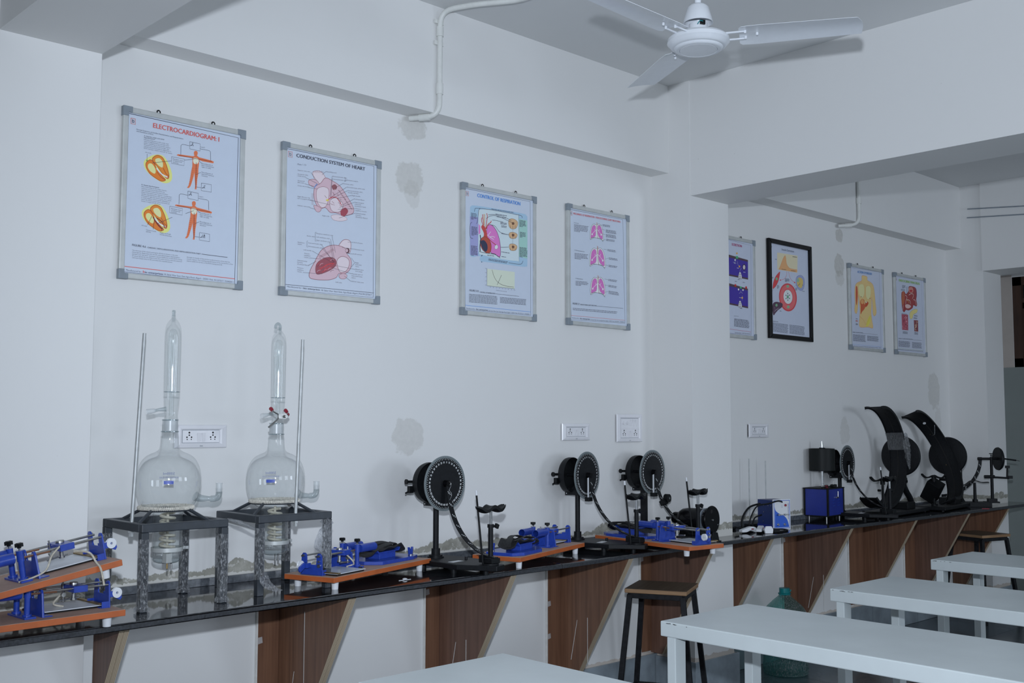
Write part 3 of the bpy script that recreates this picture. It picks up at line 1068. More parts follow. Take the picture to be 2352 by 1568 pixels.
for i in range(26):
    a = random.uniform(0, 2 * PI)
    x, y = 560 + math.cos(a) * random.uniform(20, 100), 580 + math.sin(a) * random.uniform(20, 95)
    x += (y - 500) * .35 + 30
    P.line([(x, y), (x + random.uniform(8, 22), y + random.uniform(10, 26))], random.choice((br, dk, pk2)), 3)
for i in range(9):
    P.line([(448 + i * 10, 350 - (i % 2) * 6), (452 + i * 10, 362)], dk, 2)
    P.line([(430, 540 + i * 11), (448, 545 + i * 11)], br, 2)
    P.line([(660 + i * 13, 510 + i * 19), (676 + i * 13, 522 + i * 19)], dk, 4)
L = [(310, 343, 'Superior vena cava', 424, 358, 475, 430), (310, 376, 'Sinuatrial (SA)', 0, 0, 0, 0), (310, 391, 'nodal artery', 380, 402, 480, 455), (310, 432, 'Sinuatrial', 0, 0, 0, 0), (310, 447, '(SA) node', 370, 455, 455, 480), (310, 475, 'Crista terminalis', 405, 488, 478, 500),
     (310, 568, 'Right fibrous ring', 0, 0, 0, 0), (310, 584, '(of tricuspid valve)', 415, 595, 585, 635), (310, 645, 'Inferior vena cava', 414, 660, 462, 675), (555, 355, 'Ascending aorta', 553, 350, 520, 380), (608, 395, 'Atrioventricular part', 606, 390, 592, 555), (608, 418, 'Interventricular part', 606, 415, 598, 560),
     (728, 428, 'Membranous septum', 0, 0, 0, 0), (698, 458, 'Pulmonary valve', 696, 455, 635, 490), (732, 488, 'Atrioventricular (AV) node', 730, 486, 590, 575), (742, 518, 'Atrioventricular (AV)', 740, 514, 600, 585), (742, 534, 'bundle (of His)', 0, 0, 0, 0), (776, 560, 'Right bundle', 774, 556, 650, 580), (794, 590, 'Purkinje fibers', 792, 588, 690, 640),
     (800, 618, 'Septomarginal', 798, 614, 670, 660), (800, 634, 'trabecula', 0, 0, 0, 0), (800, 650, '(moderator band)', 0, 0, 0, 0), (806, 672, 'Anterior', 804, 668, 655, 674), (806, 688, 'papillary muscle', 0, 0, 0, 0), (808, 712, 'Subendocardial', 806, 708, 665, 748), (808, 728, 'branches', 0, 0, 0, 0), (808, 744, '(Purkinje fibers)', 0, 0, 0, 0), (522, 732, 'Right side', 0, 0, 0, 0),
     (388, 905, 'Aortic valve', 0, 0, 0, 0), (472, 885, 'Posterior semilunar cusp', 606, 905, 635, 1045), (472, 915, 'Left semilunar cusp', 592, 928, 625, 1100), (472, 943, 'Right semilunar cusp', 586, 958, 615, 1110), (310, 960, 'Membranous', 0, 0, 0, 0), (310, 975, 'septum', 0, 0, 0, 0), (400, 965, 'Interventricular part', 514, 976, 620, 1130), (400, 995, 'Atrioventricular part', 518, 1005, 625, 1125),
     (362, 1025, 'Left bundle', 434, 1030, 615, 1135), (366, 1055, 'Anterior', 0, 0, 0, 0), (366, 1072, 'papillary', 0, 0, 0, 0), (366, 1088, 'muscle', 408, 1092, 510, 1100), (308, 1115, 'Subendocardial', 0, 0, 0, 0), (308, 1131, 'branches', 0, 0, 0, 0), (308, 1147, '(Purkinje fibers)', 403, 1155, 470, 1120), (308, 1178, 'Posterior', 0, 0, 0, 0), (308, 1195, 'papillary', 0, 0, 0, 0), (308, 1211, 'muscle', 355, 1216, 520, 1228),
     (790, 962, 'Arch of aorta', 788, 958, 740, 955), (792, 1020, 'Pulmonary trunk', 790, 1016, 690, 1000), (790, 1060, 'Left auricle', 788, 1058, 730, 1050), (805, 1135, 'Right', 800, 1132, 770, 1090), (805, 1151, 'pulmonary', 800, 1134, 770, 1170), (805, 1167, 'veins', 0, 0, 0, 0), (805, 1192, 'Mitral valve', 803, 1190, 655, 1160), (805, 1208, '(cut away)', 0, 0, 0, 0),
     (772, 1230, 'Muscular part of', 770, 1226, 605, 1175), (772, 1247, 'interventricular', 0, 0, 0, 0), (772, 1263, 'septum', 0, 0, 0, 0), (770, 1294, 'Inferior vena cava', 768, 1292, 710, 1245), (636, 1302, 'Left side', 0, 0, 0, 0)]
P.blob([(665, 985), (700, 940), (740, 935), (765, 955), (768, 1000), (755, 1050), (715, 1030), (680, 1000)], pk2, br, 4)
P.blob([(480, 1080), (520, 1020), (590, 985), (660, 985), (720, 1010), (730, 1050), (770, 1110), (765, 1180), (720, 1225), (665, 1225), (640, 1260), (570, 1280), (460, 1275), (412, 1255), (420, 1195), (455, 1130)], pk, br, 4)
P.blob([(470, 1150), (520, 1100), (590, 1085), (635, 1105), (640, 1150), (600, 1190), (520, 1225), (470, 1225)], (150, 74, 86), dk, 3)
P.blob([(650, 1110), (690, 1078), (740, 1095), (755, 1140), (730, 1200), (680, 1215), (655, 1170)], pk2, br, 4)
P.blob([(665, 1240), (700, 1225), (735, 1240), (720, 1268), (680, 1268)], pk, br, 3)
P.poly(ell(738, 1028, 18, 22), (90, 50, 60))
P.poly(ell(733, 1028, 11, 15), pk)
for i in range(24):
    x, y = random.uniform(475, 620), random.uniform(1100, 1215)
    P.line(opn([(x, y), (x + 12, y - 14), (x + 30, y - 16)], 3), random.choice(((196, 80, 90), dk, pk)), 3)
P.line(opn([(500, 1190), (560, 1150), (622, 1136)]), (206, 60, 66), 6)
P.line(opn([(520, 1215), (590, 1165), (622, 1138)]), (206, 60, 66), 4)
for i in range(14):
    P.line([(495 + i * 9, 1075 - i * 5), (505 + i * 9, 1095 - i * 5)], br, 3)
for x, y, s_, a, b, c_, d in L:
    n_ = len(s_)
    P.text(s_, (x, y), (x + n_ * 5.9, y + n_ * .75), 8.5, (104, 96, 106))
    if c_:
        P.line([(a, b), (c_, d)], (70, 66, 80), 2)
for bx_, y0, y1, dr in ((712, 400, 438, 1), (470, 870, 950, -1), (398, 945, 1000, -1)):
    P.line([(bx_, y0), (bx_ + 8 * dr, y0 + 4), (bx_ + 8 * dr, y1 - 4), (bx_, y1)], DK, 2)
P.line([(206, 1318), (962, 1391)], (40, 42, 54), 3)
P.text('Manufactured by :-', (220, 1342), (352, 1355), 13, (84, 88, 100))
P.text('bio enterprises', (360, 1357), (500, 1371), 14, (44, 46, 62), True)
P.text(', 18, Saket Vihar, Sasni Gate, Agra Road, Aligarh, Mob.9412272617', (502, 1373), (946, 1414), 13, (84, 88, 100))
finish(P, t)

# --- chart 3: control of respiration
t, org, ys = chart('framed control of respiration chart with blue title, pink lung and small graph', 3.307, 3.805, 1.990, 2.624)
P = Print(org, 1030, 400, 4.127, ys)
sheet_border(P, [(157, 133), (775, 260), (780, 1338), (158, 1282)], (44, 44, 60), 4)
logo(P, 166, 160, 25, 42, .2)
P.text('CONTROL OF RESPIRATION', (272, 216), (678, 297), 34, (60, 130, 204), True)
P.blob([(205, 330), (215, 305), (245, 296), (440, 325), (700, 372), (740, 395), (748, 440), (748, 840), (735, 872), (700, 876), (500, 850), (320, 828), (318, 838), (295, 800), (318, 765), (318, 775), (282, 776), (205, 766), (203, 560)], (160, 190, 212))
P.poly([(203, 400), (282, 410), (282, 776), (205, 764)], (154, 156, 200))
P.poly([(668, 420), (748, 440), (748, 800), (668, 780)], (158, 200, 190))
P.blob([(285, 360), (300, 335), (420, 340), (640, 385), (664, 410), (668, 800), (650, 822), (480, 800), (330, 765), (290, 745), (284, 600)], (200, 214, 232))
P.blob([(370, 490), (400, 478), (430, 500), (465, 560), (490, 660), (492, 770), (470, 780), (440, 755), (400, 740), (370, 640), (360, 560)], (212, 120, 190), (60, 40, 60), 5)
P.poly([(286, 470), (300, 490), (302, 560), (286, 570)], (212, 120, 190))
P.blob([(310, 500), (335, 480), (360, 540), (370, 600), (355, 640), (330, 620), (335, 560)], (190, 70, 66))
P.line([(340, 375), (338, 490)], (214, 196, 170), 18)
for i in range(9):
    P.line([(330, 385 + i * 12), (350, 388 + i * 12)], (150, 90, 80), 3)
for xs in ([(318, 410), (314, 440), (330, 490), (345, 520)], [(362, 370), (368, 400), (362, 450), (352, 520)], [(405, 440), (400, 458), (375, 475), (355, 520)], [(322, 380), (326, 420), (334, 480)]):
    P.line(opn(xs), (188, 64, 60), 9)
P.blob([(300, 625), (340, 590), (385, 620), (405, 670), (400, 730), (375, 750), (330, 725), (305, 680)], (176, 78, 60), (80, 30, 30), 3)
P.blob([(305, 640), (335, 625), (365, 660), (370, 710), (350, 735), (320, 700)], (46, 50, 76))
P.line(opn([(300, 575), (305, 620), (298, 680), (300, 730)]), (40, 44, 60), 12)
P.line(opn([(370, 600), (410, 640), (450, 670)]), (180, 60, 56), 8)
for xs in ([(365, 575), (400, 600), (430, 620)], [(375, 580), (392, 555), (400, 545)], [(390, 595), (420, 590), (440, 600)]):
    P.line(opn(xs), (230, 226, 224), 6)
P.blob([(440, 680), (455, 668), (468, 682), (466, 702), (450, 712), (438, 700)], (240, 240, 244), (60, 50, 60), 2)
P.line(opn([(290, 732), (340, 745), (400, 752), (450, 765), (490, 795)]), (40, 40, 50), 5)
for cy, rx, ry in ((470, 42, 48), (580, 38, 30), (692, 36, 32)):
    P.blob([(612 - rx, cy - ry * .6), (600 - rx * .2, cy - ry), (625, cy - ry * .9), (612 + rx, cy - ry * .4), (612 + rx, cy + ry * .3), (612 + rx * .6, cy + ry * .9), (600, cy + ry), (612 - rx * .9, cy + ry * .5)], (206, 168, 128), (110, 80, 60), 3)
    P.blob([(600, cy - 10), (612, cy - 16), (624, cy - 8), (620, cy + 8), (604, cy + 8)], (110, 76, 56))
    for k in range(3):
        P.line([(585 + k * 24, cy + ry * .3), (588 + k * 22, cy + ry * .9)], (120, 84, 64), 4)
P.line([(610, 495), (608, 690)], DK, 2)
for xs in ([(375, 385), (430, 382), (520, 402), (595, 440)], [(358, 420), (400, 395), (470, 398), (600, 458)], [(415, 435), (450, 438), (520, 455)], [(395, 478), (440, 492), (490, 550), (575, 575)], [(495, 692), (570, 690)], [(245, 355), (250, 335), (270, 322), (420, 340), (660, 385), (695, 400), (700, 415)], [(265, 470), (275, 440), (285, 350), (300, 322)], [(222, 455), (205, 480), (205, 590), (232, 610)], [(706, 820), (690, 850), (640, 850), (570, 838)]):
    P.line(opn(xs), (50, 50, 70), 4)
for (x, y, w_, n_) in ((212, 370, 58, 6), (216, 500, 60, 8), (212, 680, 62, 9), (672, 440, 62, 6), (676, 552, 58, 5), (672, 695, 72, 9), (445, 380, 110, 1), (455, 405, 90, 1), (490, 460, 66, 2), (500, 490, 50, 2), (500, 565, 60, 1), (500, 738, 86, 1), (500, 782, 50, 1), (366, 768, 66, 1), (378, 805, 185, 2), (405, 332, 225, 1)):
    P.para(x, y, w_, n_, 11, .16, (76, 78, 96), 5)
P.poly([(366, 895), (627, 926), (626, 1086), (365, 1056)], (206, 214, 196))
P.line([(365, 893), (364, 1056), (626, 1086)], DK, 3)
P.line(opn([(412, 905), (428, 960), (455, 1010), (500, 1045), (560, 1062), (618, 1070)]), (70, 50, 50), 4)
P.line([(502, 956), (460, 1050)], (60, 50, 60), 4)
for i, s_ in enumerate(('40', '30', '20', '10', '0')):
    P.text(s_, (347, 897 + i * 39), (358, 898 + i * 39), 7, GY)
for i, s_ in enumerate(('20', '30', '40', '50', '60', '70', '80', '90', '100')):
    P.text(s_, (390 + i * 28.5, 1072 + i * 3.7), (401 + i * 28.5, 1073 + i * 3.7), 7, GY)
P.text('Partial pressure (mm Hg)', (450, 1102), (550, 1115), 7, GY)
P.text('FIGURE 5.22', (197, 1108), (284, 1116), 17, (80, 84, 96), True)
P.text('CONTROL OF RESPIRATION', (294, 1123), (440, 1137), 12, (80, 84, 96), True)
P.line([(446, 1133), (668, 1157)], DK, 3)
for i in range(7):
    P.para(194, 1139 + i * 12, 268, 1, 12, .085, (100, 104, 114), 5, .04)
    if i < 5:
        P.para(487, 1170 + i * 12, 250, 1, 12, .085, (100, 104, 114), 5, .04)
P.line([(160, 1241), (779, 1305)], (84, 140, 206), 4)
P.text('Manufactured by :-', (166, 1276), (256, 1284), 12, (84, 88, 100))
P.text('bio enterprises', (262, 1286), (372, 1295), 14, (44, 46, 66), True)
P.text('18, Saket Vihar Sasni Gate Agra Road, Aligarh - 202001 Mob. 9412272617 - 7520820011', (380, 1298), (770, 1333), 11, (84, 88, 100))
finish(P, t)

# --- chart 4: mechanics of respiration
t, org, ys = chart('framed mechanics of respiration chart with red title and three pink lung pairs', 4.037, 4.532, 1.990, 2.626)
P = Print(org, 1030, 400, 4.127, ys)
sheet_border(P, [(1143, 331), (1653, 430), (1673, 1412), (1162, 1378)], (44, 44, 60), 4)
logo(P, 1152, 348, 20, 38, .2)
P.text('MECHANICS OF RESPIRATION : FORCES DURING QUIET BREATHING', (1183, 380), (1628, 460), 17, (200, 80, 84), True)


def lungs(cx, cy, s_):
    g = lambda L: [(cx + x * s_, cy + y * s_) for x, y in L]
    pkc = (204, 112, 184)
    P.blob(g([(-58, 70), (-60, 20), (-50, -40), (-28, -72), (0, -66), (30, -72), (56, -35), (66, 30), (66, 85), (40, 70), (10, 60), (-25, 58), (-50, 72)]), (216, 222, 236), (50, 46, 60), 3)
    P.blob(g([(-52, 60), (-50, 10), (-42, -40), (-24, -62), (-8, -50), (-6, 0), (-10, 40), (-30, 52)]), pkc, (70, 44, 70), 2)
    P.blob(g([(14, -48), (26, -62), (44, -40), (56, 10), (58, 70), (36, 60), (20, 40), (12, 0)]), pkc, (70, 44, 70), 2)
    P.line(g([(2, -90), (2, -20)]), (196, 178, 170), 9 * s_)
    P.line(g([(7, -86), (7, -30), (10, 40), (14, 66)]), (150, 84, 74), 5 * s_)
    for xs in ([(2, -22), (-12, -8), (-26, 5), (-40, 22)], [(4, -22), (20, -8), (36, 14), (44, 24)], [(-14, -6), (-16, -26)], [(22, -6), (30, -24)]):
        P.line(opn(g(xs)), (232, 224, 226), 5 * s_)
    P.poly([(x, y) for x, y in ell(cx - 40 * s_, cy + 24 * s_, 7, 9, 10)], (236, 234, 240))
    P.poly([(x, y) for x, y in ell(cx + 46 * s_, cy + 28 * s_, 8, 10, 10)], (236, 234, 240))
    P.line(opn(g([(-58, 72), (-40, 56), (0, 58), (40, 68), (64, 96)])), (50, 46, 60), 3)


lungs(1402, 545, 1.0)
lungs(1408, 785, 1.18)
lungs(1412, 1058, 1.12)
P.text('A. At rest', (1189, 463), (1232, 470), 8, GY, True)
P.para(1190, 480, 138, 6, 12, .15, (110, 112, 124), 5)
P.text('B. During inspiration', (1194, 723), (1288, 738), 8, GY, True)
P.para(1194, 752, 130, 5, 12, .12, (110, 112, 124), 5)
P.text('C. During expiration', (1202, 990), (1272, 999), 8, GY, True)
P.para(1204, 1015, 120, 4, 12, .1, (110, 112, 124), 5)
for x, y, n_ in ((1460, 480, 2), (1490, 530, 3), (1492, 572, 3), (1494, 618, 2), (1506, 716, 2), (1520, 795, 2), (1516, 865, 2), (1514, 998, 2), (1514, 1055, 2), (1516, 1110, 3)):
    P.para(x, y, 82 if n_ == 2 else 100, n_, 11, .16, (110, 112, 124), 5)
    P.line([(x - 4, y), (x - 36, y - 6 if y % 3 else y + 10)], DK, 2)
P.text('FIGURE 5.7', (1176, 1232), (1240, 1238), 16, (80, 84, 96), True)
P.text('FORCES DURING QUIET BREATHING', (1247, 1240), (1404, 1252), 11, (80, 84, 96), True)
P.line([(1406, 1249), (1656, 1271)], DK, 3)
P.para(1178, 1272, 460, 2, 13, .085, (110, 112, 124), 5)
P.line([(1163, 1338), (1672, 1384)], (200, 90, 90), 3)
P.text('Manufactured by :-', (1170, 1366), (1240, 1371), 10, (84, 88, 100))
P.text('bio enterprises', (1246, 1373), (1338, 1380), 13, (44, 46, 66), True)
P.text('18, Saket Vihar Sasni Gate Agra Road, Aligarh - 202001 Mob. 9412272617 - 7520820011', (1346, 1383), (1665, 1406), 10, (84, 88, 100))
finish(P, t)

# --- chart 5: partly behind the pillar
t, org, ys = chart('framed secretion chart with violet cell drawings, partly hidden behind the pillar', 5.252, 5.760, 2.004, 2.632, dark=True)
P = Print(org, 1660, 520, 4.704, ys)
P.line([(60, 141), (305, 205), (307, 1176), (60, 1150)], (44, 44, 60), 4)
P.text('ECRETION', (98, 205), (204, 226), 26, (176, 40, 100), True)
vi, vb = (62, 44, 150), (80, 60, 70)
for y0, y1, xo in ((318, 560, 0), (628, 870, 6)):
    P.poly([(60 + xo, y0 - 16), (272, y0 + 44), (274, y1 + 14), (66 + xo, y1 - 28)], vb)
    P.poly([(60 + xo, y0 + 14), (272, y0 + 64), (273, y1 - 4), (66 + xo, y1 - 46)], vi)
    P.blob([(168, y1 - 10), (178, y1 - 62), (192, y1 - 66), (205, y1 - 30), (206, y1 + 4), (186, y1 + 8)], (214, 214, 226), vb, 4)
    for k in range(9):
        P.poly(ell(178 + (k % 3) * 9, y1 - 44 + (k // 3) * 20, 4, 4, 8), (60, 30, 40))
P.poly([(142, 318), (166, 322), (166, 350), (158, 350), (156, 338), (150, 338), (150, 352), (142, 350)], (70, 170, 120))
P.poly([(184, 645), (204, 650), (204, 672), (186, 668)], (70, 170, 120))
P.poly(ell(230, 440, 18, 34), (60, 40, 50))
P.poly(ell(230, 440, 12, 24), (236, 226, 230))
P.line(opn([(224, 425), (234, 440), (226, 455)]), (190, 30, 50), 6)
for x, y in ((136, 636), (252, 660)):
    P.poly([(x + 14 * math.cos(a) * (1 if i % 2 else .55), y + 20 * math.sin(a) * (1 if i % 2 else .55)) for i, a in enumerate(2 * PI * k / 12 for k in range(12))], (190, 34, 40))
for x, y in ((133, 362), (170, 680), (218, 686)):
    P.poly(ell(x, y, 8, 11, 10), (222, 226, 236))
for x, y in ((180, 432), (152, 290), (210, 770)):
    P.poly(ell(x, y, 9, 11, 8), (216, 160, 70))
for xs in ([(155, 372), (165, 415), (176, 425)], [(200, 450), (188, 470), (182, 488)], [(176, 725), (194, 706), (214, 722)], [(194, 690), (194, 706)], [(209, 745), (209, 800)], [(110, 385), (130, 388), (140, 378)]):
    P.line(xs, (214, 216, 230), 3)
for x, y in ((150, 450), (220, 495), (118, 398), (175, 770), (160, 574), (186, 884), (130, 594), (214, 604)):
    P.para(x, y, 24, 1, 8, .15, (214, 216, 230) if 300 < y < 560 or 640 < y < 860 else GY, 5)
P.line([(120, 966), (172, 970)], DK, 3)
P.para(124, 1000, 158, 1, 12, .13, GY, 6)
for i in range(6):
    P.para(122, 1012 + i * 13, 164, 1, 12, .13, GY, 6, .05)
P.line([(60, 1104), (306, 1140)], (176, 50, 90), 4)
P.text('Agra Road, Aligarh - 202001 Mob. 9412272617', (128, 1150), (300, 1166), 10, (84, 88, 100))
finish(P, t)

# --- chart 6: black frame
t, org, ys = chart('insulin secretion chart in a thick black wooden frame', 5.912, 6.430, 2.024, 2.672, black=True)
P = Print(org, 1660, 520, 4.704, ys)
P.line(ell(521, 216, 11, 14, 14), GY, 3, True)
P.line([(508, 214), (534, 219)], GY, 4)
P.text('Insulin Secretion', (636, 258), (768, 282), 24, (90, 96, 112))
P.poly([(588, 280), (808, 316), (806, 500), (590, 464)], (214, 204, 172))
P.poly(opn([(604, 460), (620, 430), (650, 350), (668, 318), (676, 314), (683, 340), (690, 400), (712, 440), (740, 456), (804, 468)], 4) + [(804, 496), (604, 464)], (224, 164, 112))
P.line(opn([(604, 460), (620, 430), (650, 350), (668, 318), (676, 314), (683, 340), (690, 400), (712, 440), (740, 456), (804, 468)], 4), (200, 110, 80), 3)
P.para(752, 328, 52, 1, 10, .15, DK, 5)
P.para(565, 356, 16, 1, 8, .1, DK, 5)
P.para(634, 462, 50, 1, 8, .15, DK, 4)
P.para(736, 478, 50, 1, 8, .15, DK, 4)
P.line(opn([(690, 484), (688, 530), (665, 565), (618, 580)]), (204, 60, 60), 5)
P.poly([(612, 580), (628, 570), (628, 588)], (204, 60, 60))
P.line(opn([(712, 488), (722, 540), (745, 580), (778, 604)]), (204, 60, 60), 5)
P.poly([(788, 608), (770, 594), (770, 612)], (204, 60, 60))
P.blob([(618, 490), (612, 540), (600, 590), (576, 640), (550, 668), (540, 665), (546, 610), (566, 550), (596, 508)], (206, 66, 72), (110, 40, 46), 3)
P.poly(ell(582, 566, 12, 16), (120, 170, 130))
P.line([(538, 700), (546, 668)], GY, 5)
P.poly(ell(704, 765, 96, 152, 40, -.08), (200, 70, 76))
P.poly(ell(704, 765, 84, 136, 40, -.08), (222, 104, 108))
P.line(ell(704, 765, 76, 122, 40, -.08), (150, 130, 100), 4, True)
P.poly(ell(704, 762, 54, 88, 36, -.08), (206, 90, 96))
P.poly(ell(704, 760, 48, 76, 36, -.08), (216, 220, 230))
for x, y in ((702, 646), (708, 868)):
    P.poly(ell(x, y, 15, 16), (130, 176, 140))
P.poly(ell(702, 760, 10, 18), (96, 160, 120))
for a in range(6):
    c_, s_ = math.cos(a * PI / 3 + .5), math.sin(a * PI / 3 + .5)
    P.line([(702 + 10 * c_, 760 + 16 * s_), (702 + 20 * c_, 760 + 32 * s_)], (60, 66, 90), 5)
    P.poly(ell(702 + 22 * c_, 760 + 36 * s_, 5, 7, 8), (70, 70, 90))
P.line([(702, 726), (690, 706), (698, 690)], (60, 66, 90), 4)
P.blob([(792, 560), (812, 532), (850, 528), (878, 560), (884, 620), (868, 680), (838, 692), (806, 664), (790, 620)], (150, 158, 196), (110, 110, 150), 3)
P.blob([(804, 570), (830, 550), (862, 572), (866, 620), (848, 664), (816, 650), (800, 610)], (206, 180, 106))
P.poly(ell(812, 582, 14, 20), (140, 180, 150))
P.line([(810, 640), (828, 625), (832, 612)], (50, 46, 60), 7)
P.line([(858, 628), (868, 640)], (50, 46, 60), 7)
P.line([(798, 630), (762, 660)], GY, 2)
P.blob([(545, 830), (575, 814), (620, 822), (644, 836), (640, 868), (600, 900), (568, 935), (550, 958), (540, 920), (538, 870)], (84, 60, 78), (50, 36, 50), 3)
P.poly(ell(580, 850, 12, 15), (120, 170, 130))
P.line([(556, 920), (580, 895), (606, 880)], (190, 180, 196), 4)
P.line([(580, 895), (600, 905)], (190, 180, 196), 3)
P.line([(556, 870), (566, 910)], (190, 180, 196), 3)
for x, y, w_, n_ in ((672, 566, 50, 4), (586, 640, 22, 4), (528, 550, 18, 2), (782, 668, 20, 3), (858, 700, 26, 1), (612, 914, 22, 1), (536, 808, 10, 1)):
    P.para(x, y, w_, n_, 10, .15, GY, 5)
P.text('Insulin Secretion', (540, 1026), (596, 1033), 10, GY, True)
for i in range(8):
    P.para(540, 1044 + i * 12.5, 166, 1, 12, .13, (96, 100, 114), 5, .05)
    P.para(720, 1066 + i * 12.5, 162, 1, 12, .13, (96, 100, 114), 5, .05)
finish(P, t)

# --- chart 7: action of insulin
t, org, ys = chart('framed action of insulin chart with a bare orange torso', 6.930, 7.430, 2.002, 2.614, dark=True)
P = Print(org, 1660, 520, 4.704, ys)
sheet_border(P, [(1367, 440), (1690, 492), (1712, 1326), (1392, 1294)], (44, 44, 60), 3)
logo(P, 1372, 452, 12, 30, .2)
P.text('ACTION OF INSULIN', (1455, 500), (1608, 524), 24, (70, 130, 190), True)
sk_, so_, rd = (232, 190, 128), (206, 126, 70), (190, 84, 56)
P.poly(sm([(1504, 532), (1558, 542), (1562, 580), (1600, 605), (1626, 640), (1640, 720), (1650, 830), (1660, 930), (1640, 965), (1622, 940), (1618, 850), (1606, 760), (1608, 850), (1604, 930), (1612, 1010), (1622, 1095), (1570, 1086), (1480, 1082), (1478, 990), (1482, 900), (1474, 820), (1466, 740), (1462, 840), (1452, 920), (1440, 940), (1424, 910), (1430, 820), (1426, 720), (1432, 640), (1456, 606), (1500, 584)], 4), sk_)
P.line(sm([(1504, 532), (1500, 584), (1456, 606), (1432, 640), (1426, 720), (1430, 820), (1424, 910), (1440, 940), (1452, 920), (1462, 840), (1466, 740), (1474, 820), (1482, 900), (1478, 990), (1480, 1082), (1570, 1086), (1622, 1095), (1612, 1010), (1604, 930), (1608, 850), (1606, 760), (1618, 850), (1622, 940), (1640, 965), (1660, 930), (1650, 830), (1640, 720), (1626, 640), (1600, 605), (1562, 580), (1558, 542)], 4), so_, 5, True)
P.blob([(1470, 640), (1500, 620), (1525, 640), (1530, 720), (1510, 770), (1480, 750), (1468, 700)], (240, 212, 156), so_, 3)
P.blob([(1550, 650), (1580, 640), (1600, 670), (1596, 750), (1572, 790), (1550, 760), (1546, 700)], (240, 212, 156), so_, 3)
P.blob([(1438, 660), (1452, 650), (1458, 720), (1454, 800), (1446, 850), (1438, 800)], rd)
P.blob([(1490, 860), (1484, 820), (1495, 790), (1515, 785), (1530, 800), (1528, 836), (1545, 850), (1530, 890), (1505, 920), (1490, 945)], (198, 96, 60), rd, 3)
P.poly(ell(1508, 812, 17, 26), (222, 160, 100))
P.blob([(1540, 815), (1560, 810), (1574, 825), (1566, 850), (1545, 870), (1538, 840)], (190, 80, 50))
P.poly(ell(1550, 818, 8, 8), (236, 220, 190))
P.blob([(1590, 960), (1598, 990), (1590, 1040), (1570, 1070), (1548, 1080), (1560, 1020)], (220, 206, 90))
P.line(opn([(1480, 970), (1520, 1010), (1545, 1060)]), so_, 4)
P.line(opn([(1600, 960), (1570, 1020), (1550, 1060)]), so_, 4)
P.line(opn([(1536, 610), (1538, 700), (1536, 780)]), so_, 3)
P.line([(1504, 600), (1460, 620)], so_, 3)
P.line([(1560, 602), (1600, 620)], so_, 3)
for x, y in ((1495, 758), (1590, 776)):
    P.poly(ell(x, y, 4, 5, 8), (120, 60, 40))
P.para(1436, 998, 20, 1, 10, .1, GY, 5)
P.para(1434, 1016, 26, 2, 9, .1, rd, 5)
P.para(1436, 1052, 24, 2, 9, .1, GY, 5)
P.text('FIGURE 7.27 ACTION OF INSULIN', (1404, 1146), (1512, 1155), 10, (90, 94, 108), True)
P.line([(1514, 1154), (1674, 1168)], DK, 3)
for i in range(8):
    P.para(1406, 1168 + i * 9.5, 136, 1, 9, .09, (104, 108, 120), 4.5, .05)
    if i < 6:
        P.para(1560, 1184 + i * 9.5, 122, 1, 9, .09, (104, 108, 120), 4.5, .05)
P.line([(1392, 1270), (1710, 1300)], (84, 140, 206), 3)
P.text('Manufactured by :- bio enterprises 18, Saket Vihar Sasni Gate Agra Road, Aligarh - 202001', (1398, 1292), (1706, 1316), 9, (70, 74, 90))
finish(P, t)

# --- chart 8: endocrine pancreas
t, org, ys = chart('framed endocrine pancreas chart with green title and dark red organs', 7.600, 8.102, 2.000, 2.614, dark=True)
P = Print(org, 1660, 520, 4.704, ys)
sheet_border(P, [(1868, 540), (2148, 582), (2168, 1362), (1890, 1328)], (44, 44, 60), 3)
logo(P, 1870, 552, 10, 30, .2)
P.text('ENDOCRINE PANCREAS', (1902, 592), (2126, 632), 26, (150, 190, 80), True)
P.blob([(2010, 650), (2050, 648), (2088, 670), (2096, 740), (2090, 790), (2100, 840), (2090, 862), (2060, 850), (2050, 880), (2010, 905), (1980, 900), (1960, 925), (1942, 900), (1934, 830), (1930, 760), (1934, 710), (1960, 700), (1980, 730), (2005, 700)], (150, 56, 58), (60, 24, 40), 3)
P.blob([(1940, 710), (1958, 704), (1966, 760), (1958, 830), (1944, 850), (1932, 800)], (176, 96, 66))
P.blob([(2012, 658), (2046, 654), (2060, 690), (2050, 715), (2022, 716), (2008, 690)], (196, 130, 120), (90, 30, 40), 3)
P.poly(ell(2034, 695, 16, 12), (176, 40, 50))
P.line([(1990, 648), (1990, 730)], (60, 70, 110), 14)
P.line(opn([(2078, 660), (2090, 700), (2092, 760)]), (66, 70, 130), 9)
for xs in ([(1970, 740), (1990, 760), (1980, 800), (1975, 840)], [(2010, 740), (2040, 725), (2060, 740), (2050, 780)], [(1990, 790), (2020, 800), (2030, 840)], [(2060, 790), (2080, 800), (2092, 850)], [(1950, 850), (1946, 900)]):
    P.line(opn(xs), (224, 206, 200), 9)
P.blob([(1970, 850), (1990, 838), (2020, 846), (2034, 866), (2010, 885), (1980, 880)], (214, 180, 176), (120, 40, 50), 3)
P.line(opn([(1985, 790), (2005, 810), (2015, 830)]), (206, 180, 90), 8)
P.blob([(2020, 940), (2040, 910), (2080, 892), (2104, 900), (2095, 930), (2060, 950), (2050, 985), (2030, 1000), (2020, 975)], (222, 204, 130), (140, 120, 70), 3)
for x0, y0, x1, y1, c1, c2 in ((1932, 946, 2004, 1122, (170, 80, 96), (214, 160, 170)), (2064, 1010, 2112, 1136, (130, 66, 70), (214, 190, 160))):
    P.poly([(x0, y0), (x1 - 2, y0 + (x1 - x0) * .1), (x1, y1), (x0 + 6, y1 - (x1 - x0) * .1)], c1)
    for k in range(26):
        P.poly(ell(random.uniform(x0 + 10, x1 - 8), random.uniform(y0 + 14, y1 - 14), 4, 5, 7), c2 if k % 2 else (110, 50, 66))
